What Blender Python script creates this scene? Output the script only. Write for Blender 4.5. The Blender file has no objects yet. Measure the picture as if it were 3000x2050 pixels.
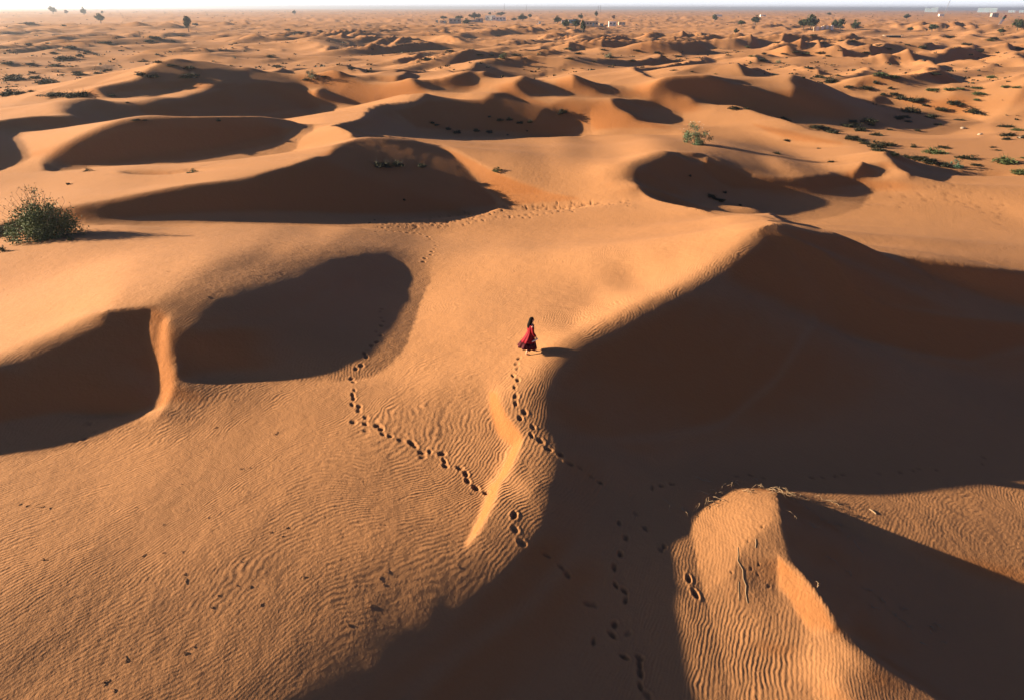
import bpy, bmesh, math, random
import numpy as np
from mathutils import Vector, Matrix
scene = bpy.context.scene
COL = scene.collection
R = math.radians
# ---------------------------------------------------------------- camera, sky, sun, exposure
CH = 16.0                        # camera height above the datum of the dune floor (metres)
PITCH = R(26.55); FPX = 1550.0   # focal length in pixels of a 2324 x 1588 picture (24 mm lens)
SUN_EL = R(15.0); PHI = R(7.0)   # sun low on the left, a little behind the scene
cam_data = bpy.data.cameras.new('camera'); cam = bpy.data.objects.new('camera', cam_data); COL.objects.link(cam)
cam_data.sensor_width = 36.0; cam_data.lens = 36.0 * FPX / 2324.0
cam_data.clip_start = 0.5; cam_data.clip_end = 60000.0
cam.location = (0, 0, CH); cam.rotation_mode = 'XYZ'
cam.matrix_world = Matrix.Translation((0, 0, CH)) @ Matrix.Rotation(math.pi/2 - PITCH, 4, 'X') @ Matrix.Rotation(R(0.12), 4, 'Z')
scene.camera = cam
world = bpy.data.worlds.new('World'); scene.world = world; world.use_nodes = True
wn = world.node_tree; wn.nodes.clear()
wo = wn.nodes.new('ShaderNodeOutputWorld'); bg = wn.nodes.new('ShaderNodeBackground'); sky = wn.nodes.new('ShaderNodeTexSky')
sky.sky_type = 'NISHITA'; sky.sun_disc = False; sky.sun_elevation = SUN_EL
# direction towards the sun: left of the view, PHI behind it
sun_dir = Vector((-math.cos(PHI)*math.cos(SUN_EL), math.sin(PHI)*math.cos(SUN_EL), math.sin(SUN_EL)))
sky.sun_rotation = math.atan2(sun_dir.x, sun_dir.y)
sky.air_density = .22; sky.dust_density = .9; sky.ozone_density = 4.0; sky.altitude = 0
bg.inputs['Strength'].default_value = SKY_STRENGTH = 0.05
# a pale band of dusty air hugs the whole horizon and thins out upwards
wt = wn.nodes.new('ShaderNodeTexCoord'); wsx = wn.nodes.new('ShaderNodeSeparateXYZ'); wn.links.new(wt.outputs['Generated'], wsx.inputs[0])
wa = wn.nodes.new('ShaderNodeMath'); wa.operation = 'ABSOLUTE'; wn.links.new(wsx.outputs['Z'], wa.inputs[0])
wm = wn.nodes.new('ShaderNodeMath'); wm.operation = 'MULTIPLY'; wm.inputs[1].default_value = -22.0; wn.links.new(wa.outputs[0], wm.inputs[0])
we = wn.nodes.new('ShaderNodeMath'); we.operation = 'EXPONENT'; wn.links.new(wm.outputs[0], we.inputs[0])
wx = wn.nodes.new('ShaderNodeMix'); wx.data_type = 'RGBA'; wn.links.new(we.outputs[0], wx.inputs[0]); wn.links.new(sky.outputs[0], wx.inputs[6])
HAZE_SKY = 10.0; wx.inputs[7].default_value = (HAZE_SKY*.98, HAZE_SKY*1.0, HAZE_SKY*1.06, 1); wn.links.new(wx.outputs[2], bg.inputs['Color'])
wn.links.new(bg.outputs[0], wo.inputs['Surface'])
sl = bpy.data.lights.new('sun', 'SUN'); sun = bpy.data.objects.new('sun', sl); COL.objects.link(sun)
sl.energy = 5.0; sl.angle = R(0.5); sl.color = (1.0, 0.79, 0.52)
sun.rotation_euler = sun_dir.to_track_quat('Z', 'Y').to_euler()
scene.view_settings.view_transform = 'Standard'; scene.view_settings.look = 'None'
scene.view_settings.exposure = 1.82; scene.view_settings.gamma = 1.0; scene.view_settings.use_curve_mapping = False
scene.render.engine = 'CYCLES'
scene.cycles.max_bounces = 6; scene.cycles.diffuse_bounces = 1; scene.cycles.volume_bounces = 0
HAZE_DENSITY = 1.5e-4
# ---------------------------------------------------------------- plan of the dunes near the camera
# outlines of shaded hollows: (name, softness, outline)
DUNE_SHADOWS = [
 ('n1',1,[(891,157),(915,150),(961,135),(1008,132),(1048,133),(1101,138),(1061,143),(1048,152),(975,160),(915,159)]),
 ('n2',1,[(1228,134),(1268,127),(1288,137),(1275,144),(1235,143)]),
 ('n3',1,[(1388,141),(1408,138),(1441,153),(1491,173),(1425,167),(1395,153)]),
 ('n4',1,[(1445,147),(1468,137),(1488,140),(1478,150)]),
 ('n5',1,[(1576,140),(1589,132),(1616,125),(1639,128),(1658,147),(1599,149)]),
 ('n6',1,[(1663,160),(1683,150),(1736,146),(1783,144),(1833,157),(1859,170),(1886,182),(1849,187),(1783,177),(1689,175)]),
 ('n7',1,[(1954,143),(1979,147),(1989,155),(1956,156)]),
 ('n8',1,[(2006,174),(2083,167),(2149,160),(2096,177),(2033,179)]),
 ('n9',1,[(2163,154),(2209,150),(2269,142),(2276,147),(2216,161),(2203,164)]),
 ('n10',1,[(755,160),(818,147),(841,140),(885,150),(825,157)]),
 ('n11',1,[(1261,155),(1295,154),(1321,163),(1288,165)]),
 ('bowl1',2,[(-68,530),(-17,517),(34,500),(102,483),(164,472),(290,450),(427,425),(546,411),(649,384),(703,363),(751,339),(775,332),(809,319),(843,317),(939,322),(993,334),(1041,363),(1044,377),(1082,404),(1116,438),(1150,466),(1116,483),(1082,493),(1014,503),(911,507),(775,512),(580,512),(410,511),(307,513),(222,513),(184,507),(164,500),(102,517),(34,534),(-68,565)]),
 ('m4a',2,[(102,367),(119,360),(154,339),(205,322),(273,305),(324,298),(393,295),(512,293),(649,291),(710,293),(710,309),(666,329),(632,341),(512,363),(427,382),(341,391),(273,394),(205,391),(137,394),(96,391),(96,377)]),
 ('m4b',2,[(747,305),(775,285),(826,261),(894,251),(939,244),(966,232),(1014,228),(1092,228),(1116,211),(1143,201),(1167,206),(1201,223),(1253,237),(1304,244),(1338,239),(1338,257),(1341,288),(1321,302),(1253,312),(1150,321),(1065,322),(980,317),(877,310),(809,309)]),
 ('m3',1.5,[(-102,291),(0,278),(51,264),(119,252),(239,239),(307,237),(410,228),(478,211),(529,196),(580,188),(632,187),(683,192),(703,206),(737,244),(765,245),(717,257),(580,273),(478,277),(341,273),(273,274),(171,286),(85,295),(44,302),(44,319),(68,360),(68,367),(34,380),(0,387),(-102,408)]),
 ('m2',1,[(212,211),(273,198),(341,188),(444,188),(546,192),(512,206),(461,210),(376,208),(341,215),(239,220)]),
 ('m1',1,[(574,179),(615,160),(649,157),(676,165),(686,181),(632,182),(580,182)]),
 ('m5',1,[(904,220),(939,211),(969,216),(983,227),(939,228),(913,225)]),
 ('m6',1,[(700,213),(731,199),(795,206),(874,203),(850,220),(792,227),(731,237)]),
 ('m7a',1,[(925,189),(1014,181),(1048,172),(1075,166),(1089,175),(1087,187),(1048,198),(980,201),(945,196)]),
 ('m7b',1,[(741,184),(775,186),(894,182),(925,165),(942,165),(945,181),(904,187),(775,189)]),
 ('m8',1,[(1089,172),(1133,157),(1184,158),(1229,172),(1184,179),(1116,175)]),
 ('m9',1,[(1160,194),(1184,184),(1236,184),(1287,192),(1355,208),(1406,213),(1287,213),(1201,210)]),
 ('m9b',1,[(1297,180),(1355,179),(1406,189),(1475,206),(1423,211),(1338,199),(1297,192)]),
 ('m10',1.5,[(1382,227),(1406,218),(1457,215),(1498,216),(1549,233),(1549,266),(1457,266),(1444,264),(1423,254),(1389,240)]),
 ('m11',1,[(1464,206),(1509,187),(1549,184),(1583,186),(1618,220),(1549,213),(1498,211)]),
 ('c2',2,[(1785,199),(1795,184),(1857,189),(1884,196),(1925,213),(1976,225),(2003,216),(2061,230),(2198,247),(2232,274),(2181,288),(2096,305),(1976,291),(1840,281),(1788,264),(1768,254),(1720,244),(1652,223),(1570,220),(1556,192),(1618,182),(1686,189),(1713,196),(1665,206),(1720,206),(1761,220),(1790,228),(1795,210)]),
 ('c56',2,[(1420,408),(1417,391),(1430,373),(1475,360),(1526,356),(1549,360),(1597,360),(1635,379),(1669,394),(1703,406),(1788,409),(1877,396),(1908,394),(1959,416),(1986,428),(1966,445),(1949,472),(1908,490),(1857,501),(1816,505),(1788,508),(1754,503),(1669,476),(1618,471),(1549,459),(1492,442),(1444,428)]),
 ('c7',3,[(1993,346),(2061,363),(2157,373),(2232,380),(2300,391),(2198,391),(2157,397),(2149,411),(2154,425),(2113,418),(2061,401),(2020,373)]),
 ('c8',3,[(1932,394),(1952,377),(2007,377),(2017,391),(1990,404),(1942,399)]),
 ('D',2,[(1722,520),(1650,590),(1550,648),(1450,698),(1350,750),(1290,782),(1250,825),(1215,880),(1203,930),(1218,975),(1245,1020),(1240,1060),(1210,1110),(1170,1180),(1100,1250),(1000,1340),(850,1440),(720,1530),(640,1588),(400,1760),(300,2050),(1760,2050),(1700,1800),(1662,1588),(1612,1400),(1578,1270),(1568,1190),(1592,1150),(1655,1112),(1730,1100),(1800,1115),(1900,1128),(2000,1132),(2150,1130),(2324,1112),(2550,1095),(2850,1040),(2850,760),(2550,690),(2324,640),(2100,580),(1950,545),(1850,520),(1790,508),(1750,508)]),
 ('E',2,[(1757,1112),(1850,1140),(1950,1180),(2000,1210),(2100,1250),(2220,1280),(2324,1308),(2500,1360),(2560,1560),(2450,1720),(2150,1600),(2040,1530),(1950,1475),(1905,1440),(1890,1400),(1840,1340),(1790,1270),(1768,1190)]),
 ('L',2,[(-500,1000),(-200,880),(-33,830),(0,815),(67,785),(133,758),(187,735),(207,720),(250,705),(300,699),(337,700),(333,725),(337,758),(347,798),(358,845),(364,885),(360,918),(347,952),(300,975),(233,998),(133,1022),(50,1035),(0,1037),(-250,1070),(-500,1150)]),
 ('K',2,[(395,712),(450,690),(550,655),(650,620),(750,590),(850,568),(910,562),(950,580),(972,615),(975,640),(950,690),(935,740),(915,790),(880,830),(840,855),(800,862),(600,866),(480,870),(420,870),(400,850),(388,780),(386,735)]),
]
# dune faces: (name, softness, slope along the sun, slope away, weight, cross weight, outline)
DUNE_FACES = [
 ('bowl1',3,-0.42,0.34,1,0.15,[(164,474),(290,452),(427,426),(546,413),(649,385),(703,365),(751,341),(775,333),(809,319),(877,319),(939,323),(993,335),(1041,364),(1082,414),(1116,445),(1130,466),(1065,472),(945,483),(809,486),(683,483),(512,483),(341,490),(205,503),(171,496)]),
 ('bowl1wall',2,-0.02,0.55,1,0.5,[(993,335),(1041,350),(1082,371),(1130,395),(1184,419),(1253,439),(1321,451),(1287,455),(1236,459),(1154,467),(1116,438),(1082,404),(1044,373)]),
 ('m4a',2,-0.4,0.3,1,0.15,[(154,339),(205,322),(273,305),(324,298),(393,295),(512,293),(666,293),(632,326),(512,350),(427,363),(307,373),(205,377),(143,373)]),
 ('m4b',2,-0.4,0.3,1,0.15,[(894,252),(939,244),(966,232),(1014,229),(1092,229),(1116,212),(1143,202),(1167,207),(1201,224),(1253,238),(1304,244),(1321,257),(1321,285),(1219,298),(1082,298),(945,291)]),
 ('m4bwall',2,0.0,0.45,1,0.5,[(1340,240),(1372,239),(1423,255),(1444,265),(1526,290),(1423,291),(1355,293),(1343,285)]),
 ('m3',2,-0.38,0.28,1,0.15,[(307,239),(410,229),(478,212),(529,197),(580,189),(632,188),(683,193),(703,210),(724,244),(580,261),(444,264),(324,261)]),
 ('m2',1,-0.35,0.25,1,0.15,[(273,198),(341,188),(444,188),(539,192),(512,203),(341,206),(256,211)]),
 ('c4wall',2,0.05,0.5,1,0.5,[(1703,280),(1788,295),(1857,312),(1908,322),(1915,327),(1805,319),(1761,305),(1741,298)]),
 ('c5',2,-0.33,0.55,1,0.4,[(1597,361),(1618,370),(1652,382),(1703,407),(1805,410),(1891,396),(1925,398),(1959,416),(1891,424),(1788,428),(1696,428),(1665,428),(1635,414),(1601,387)]),
 ('Dlow',18,-0.42,0,0.9,0,[(1245,1020),(1250,1060),(1225,1120),(1180,1180),(1110,1260),(1010,1350),(860,1450),(730,1540),(600,1640),(500,1720),(860,1720),(940,1560),(1040,1480),(1200,1370),(1330,1220),(1390,1100),(1360,1010)]),
 ('Dright',3,-0.32,0.58,1,0.5,[(1740,522),(1850,560),(1900,600),(1930,650),(2000,690),(2150,715),(2324,732),(2500,745),(2500,800),(2324,785),(2200,820),(2080,800),(1950,770),(1900,720),(1860,640),(1800,570)]),
 ('Dtop',7,-0.42,0.05,0.9,0,[(1722,520),(1645,592),(1545,650),(1440,700),(1335,752),(1268,788),(1228,835),(1198,885),(1195,935),(1225,985),(1350,1000),(1500,990),(1640,960),(1760,860),(1850,720),(1800,600),(1760,540)]),
 ('Drib',8,0.3,0.2,0.8,0.05,[(1103,858),(1111,925),(1125,978),(1141,1012),(1128,1042),(1108,1075),(1085,1125),(1108,1132),(1138,1075),(1168,1018),(1185,992),(1175,968),(1158,952),(1141,912),(1141,872)]),
 ('Drib2',5,0.52,0.3,1,0.05,[(1103,885),(1108,925),(1121,968),(1133,998),(1155,1008),(1168,1007),(1183,987),(1171,968),(1155,952),(1136,915),(1130,888)]),
 ('Drib3',5,0.62,0.1,1,0.02,[(1188,992),(1188,1005),(1176,1035),(1161,1065),(1148,1092),(1141,1085),(1131,1121),(1111,1168),(1088,1208),(1058,1241),(1048,1238),(1061,1211),(1081,1168),(1098,1125),(1108,1085),(1118,1095),(1135,1058),(1151,1022),(1168,995),(1180,980)]),
 ('Estrip',1.5,0.28,0.45,1,0.5,[(1763,1251),(1796,1285),(1816,1298),(1849,1335),(1869,1371),(1893,1418),(1889,1428),(1873,1428),(1843,1438),(1809,1395),(1783,1345),(1763,1331)]),
 ('Etop',2,0.22,0.12,0.6,0.1,[(1560,1195),(1600,1145),(1680,1110),(1750,1112),(1755,1180),(1690,1230),(1660,1300),(1600,1350),(1575,1260)]),
 ('Elee',2,-0.6,0.1,0.7,0.03,[(1762,1120),(1830,1140),(1900,1190),(1960,1260),(1960,1350),(1900,1410),(1850,1345),(1795,1270),(1772,1190)]),
 ('L',2,-0.42,0.42,1,0.1,[(0,818),(67,788),(133,762),(187,738),(207,722),(250,707),(300,701),(337,702),(330,758),(343,825),(353,892),(333,935),(200,942),(133,935),(0,958),(-200,992),(-200,892)]),
 ('Lwall',1.5,0.38,0.42,1,0.5,[(383,718),(377,758),(377,805),(390,842),(395,872),(383,905),(360,945),(348,952),(362,918),(363,885),(353,845),(353,792),(360,742),(367,725)]),
 ('Lwall2',1.5,-0.05,0.5,1,0.5,[(337,703),(373,712),(367,728),(360,745),(350,792),(350,832),(333,792),(328,742)]),
 ('K',9,-0.45,0.1,0.85,0,[(392,720),(450,700),(550,668),(650,636),(740,610),(760,650),(700,700),(600,730),(480,740),(400,780),(390,750)]),
]
# slope of the sunlit sand along the sun (degrees)
LIT = [(80, 330, 8),(250, 305, 8),(620, 330, 8),(450, 380, 8),(150, 420, 8),(400, 430, 9),(700, 350, 9),(100, 480, 6),(300, 540, 4),(550, 535, 2),(750, 520, 2),(200, 620, 14),(60, 700, 12),(400, 600, 6),(650, 560, -1),(550, 620, -6),(300, 670, 4),(500, 640, -8),(420, 685, -10),(850, 545, -6),(1050, 520, 3),(1200, 500, 3),(1100, 600, 8),(1300, 600, 9),(1500, 560, 9),(1650, 520, 14),(1600, 560, 12),(1450, 660, 12),(1480, 640, 17),(1400, 690, 17),(1330, 730, 17),(1240, 790, 15),(1560, 600, 16),(1270, 720, 2),(1400, 630, 3),(1180, 850, 12),(200, 700, 16),(500, 330, -3),(700, 400, 3),(330, 520, -3),(1000, 480, -4),(1150, 440, -4),(560, 180, 9),(300, 240, 9),(700, 250, 10),(850, 210, 9),(1000, 175, 8),(1250, 180, 7),(1500, 190, 9),(250, 180, 6),(1800, 180, 8),(2000, 190, 6),(1100, 300, -4),(1300, 310, -5),(950, 260, -3),(1600, 240, 5),(1700, 200, -6),(420, 260, -5),(1300, 680, 3),(1000, 700, 10),(1150, 700, 6),(1100, 800, 5),(950, 850, 4),(1080, 880, 0),(1140, 880, 13),(1120, 860, 6),(830, 900, 1),(700, 900, 1),(500, 920, -4),(450, 900, -8),(700, 1000, -1),(1000, 1000, -2),(900, 1080, -4.5),(500, 1050, -1.5),(300, 1060, 1.5),(100, 1080, -0.5),(100, 1200, -2.5),(400, 1200, -2.5),(800, 1200, -3.5),(1000, 1150, -3.5),(960, 1280, -6.5),(200, 1350, -7.5),(500, 1400, -7.5),(750, 1400, -9.5),(850, 1350, -10.5),(650, 1500, -8),(300, 1500, -9),(80, 1500, -10.5),(100, 1570, -8),(450, 1560, -11),(520, 1540, -9.5),(600, 1560, -12),(700, 1500, -12),(800, 1440, -12),(920, 1360, -12),(1040, 1280, -11),(1120, 1210, -10),(560, 600, -10),(650, 585, -10),(760, 565, -10),(470, 660, -11),(880, 545, -9),(1100, 1220, 5),(1180, 1100, 6),(1200, 1010, -2),(1200, 950, -6),(1185, 900, -4),(1175, 860, -1),(1215, 1080, -8),(1120, 1200, -9),(1150, 1150, -8),(1225, 1040, -8),(1090, 1100, -4),(1060, 1150, -3),(1000, 1230, -7.5),(1100, 1000, -1),(1000, 1320, -9),(1300, 350, -3),(1200, 380, -6),(1400, 400, -2),(1100, 350, -2),(1250, 330, 2),(1400, 440, 4),(1370, 400, 10),(1450, 365, 12),(1500, 440, 8),(1650, 470, 6),(1550, 500, 10),(1800, 400, 2),(1900, 385, 5),(1950, 360, 8),(1750, 370, 3),(1980, 400, 10),(2100, 470, -2),(2250, 500, -2),(2200, 550, -3),(2000, 500, -2),(2300, 600, -3),(2020, 450, -1),(2250, 450, 3),(2200, 420, 0),(2324, 480, 5),(2150, 400, 0),(2200, 330, 1),(2300, 300, 3),(2100, 300, 0),(2250, 250, 3),(2324, 370, 2),(2000, 330, -3),(1780, 300, 6),(1900, 330, 6),(1650, 300, -3),(1760, 355, -12),(1800, 380, -12),(1700, 340, -13),(1850, 395, -11),(1640, 370, -12),(1720, 375, -12),(1550, 310, 3),(1350, 290, 6),(1550, 330, -6),(1650, 1180, 12),(1620, 1300, 3),(1680, 1400, -2),(1700, 1300, -9),(1750, 1240, -9),(1720, 1500, -5),(1780, 1450, -6),(1850, 1500, 14),(1880, 1560, 14),(1900, 1480, 8),(1940, 1560, -9),(2100, 1450, -14.5),(2050, 1520, -14),(2250, 1500, -14.8),(1960, 1450, -14.5),(2200, 1570, -14.5),(2320, 1450, -14.8),(1980, 1560, -13),(2050, 1460, -14.5),(1650, 1560, -3),(1800, 1570, -2),(2050, 1150, -5),(2200, 1200, -6),(2324, 1180, -6),(2324, 1260, -6),(1950, 1145, -5)]
# rounded brows: (rounding in metres, softness, outline)
SOFT = [(1.5,14,[(1240,1110),(1220,1200),(1120,1310),(1000,1420),(870,1520),(760,1640),(380,1680),(600,1500),(820,1360),(960,1260),(1080,1170)]),(0.8,6,[(1630,430),(1720,435),(1860,490),(1860,522),(1740,500),(1640,480)]),(0.5,6,[(1180,850),(1260,850),(1290,1000),(1270,1090),(1190,1090),(1215,1000)]),(0.5,6,[(1700,500),(1760,560),(1560,690),(1330,810),(1260,880),(1190,900),(1220,800),(1350,720),(1600,580)]),(1.2,9,[(380,690),(600,600),(850,530),(960,545),(990,610),(960,640),(880,600),(650,670),(450,740),(400,760)]),(0.5,5,[(-200,800),(60,740),(200,690),(230,700),(230,740),(60,820),(-200,900)]),(0.8,5,[(100,480),(400,430),(650,400),(720,360),(750,380),(650,440),(400,470),(150,520)]),(0.8,4,[(143,332),(273,291),(393,285),(393,305),(273,319),(171,350),(113,387),(89,373)]),(0.8,3,[(102,247),(307,230),(478,203),(495,216),(307,247),(119,261)]),(1.1,4,[(1355,394),(1423,360),(1509,346),(1509,373),(1440,387),(1440,421),(1457,449),(1406,428)])]
RIPPLE = [(300, 1150, 0.75), (600, 1050, 0.75), (900, 980, 1.2), (1000, 1050, 1.3), (800, 1250, 0.6), (200, 1400, 0.35), (600, 1450, 0.35), (300, 1550, 0.3), (900, 1350, 0.5), (1100, 650, 0.35), (900, 800, 0.35), (1050, 850, 0.55), (250, 600, 0.3), (100, 900, 0.6), (1500, 800, 0.7), (1400, 1100, 1.0), (1250, 1350, 1.2), (1650, 1450, 1.2), (1600, 1250, 0.5), (1700, 1180, 0.3), (2100, 1500, 0.35), (2150, 1180, 0.5), (2100, 900, 0.5), (2100, 650, 0.5), (1200, 400, 0.4), (1900, 500, 0.4), (600, 330, 0.3), (1220, 1060, 1.3), (640, 700, 0.7), (1300, 250, 0.2), (300, 200, 0.2), (1650, 560, 0.7), (2000, 250, 0.2)]
ANCH = [(1200, 800, 3.0, 60, 0.05)]
TRACKS = [[(853,527),(877,524),(892,526),(911,527),(925,529),(942,530),(956,533),(971,538),(977,544),(987,551),(990,558),(986,566),(980,572),(978,579),(964,587),(961,595)],
 [(866,702),(863,708),(865,722),(870,730),(865,740),(855,753),(863,762),(855,777),(843,785),(827,802),(831,810),(820,830),(808,838),(798,860),(803,867),(805,885),(801,896),(803,905),(800,918),(816,922),(815,932),(831,947)],
 [(803,958),(830,962),(832,978),(857,966),(866,973),(870,985),(886,989),(910,998),(935,1005),(941,1010),(958,1027),(976,1024),(960,1037),(1004,1029),(1009,1045),(1012,1057),(1045,1062),(1058,1075),(1062,1091),(1081,1107),(1105,1118)],
 [(1178,813),(1173,825),(1175,836),(1165,852),(1176,862),(1169,878),(1171,898),(1171,915),(1191,935),(1181,948),(1210,968),(1207,987),(1227,999),(1245,1018),(1272,1029),(1293,1050),(1316,1060),(1341,1080),(1361,1092)],
 [(1168,1168),(1170,1200),(1186,1231),(1241,1258),(1275,1285),(1288,1301)],
 [(1405,1185),(1421,1218),(1408,1255),(1395,1285),(1398,1325),(1418,1338),(1421,1360),(1396,1415),(1391,1438),(1426,1435),(1348,1453),(1418,1488),(1453,1490),(1453,1506),(1455,1525),(1455,1555),(1471,1575)],
 [(1564,1311),(1579,1345)],
 [(1348,1370),(1335,1368)]]
FAINT = [[(1673,1078),(1704,1076),(1734,1082),(1843,1081),(1868,1081),(1896,1078),(1913,1074),(1996,1072),(2043,1069),(2073,1065),(2086,1061),(2126,1064),(2233,1035),(2229,1049)],
 [(1465,1198),(1443,1163),(1501,1245),(1508,1238),(1481,1105),(1501,1100),(1525,1096)],
 [(173,1002),(192,998),(217,980),(203,962)]]
HOLES = [[(1731,1193),(1699,1226),(1723,1278),(1706,1288),(1721,1303),(1661,1296),(1746,1328)]]
SCATTER = [([(860, 505), (1000, 505), (1150, 478), (1300, 465)], 150, 5), ([(920, 520), (1100, 500), (1250, 482), (1380, 465)], 110, 3), ([(1460, 462), (1290, 465)], 30, 3), ([(2030, 440), (2150, 450), (2230, 455)], 80, 12), ([(2270, 455), (2265, 480), (2262, 520)], 30, 2)]
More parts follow.
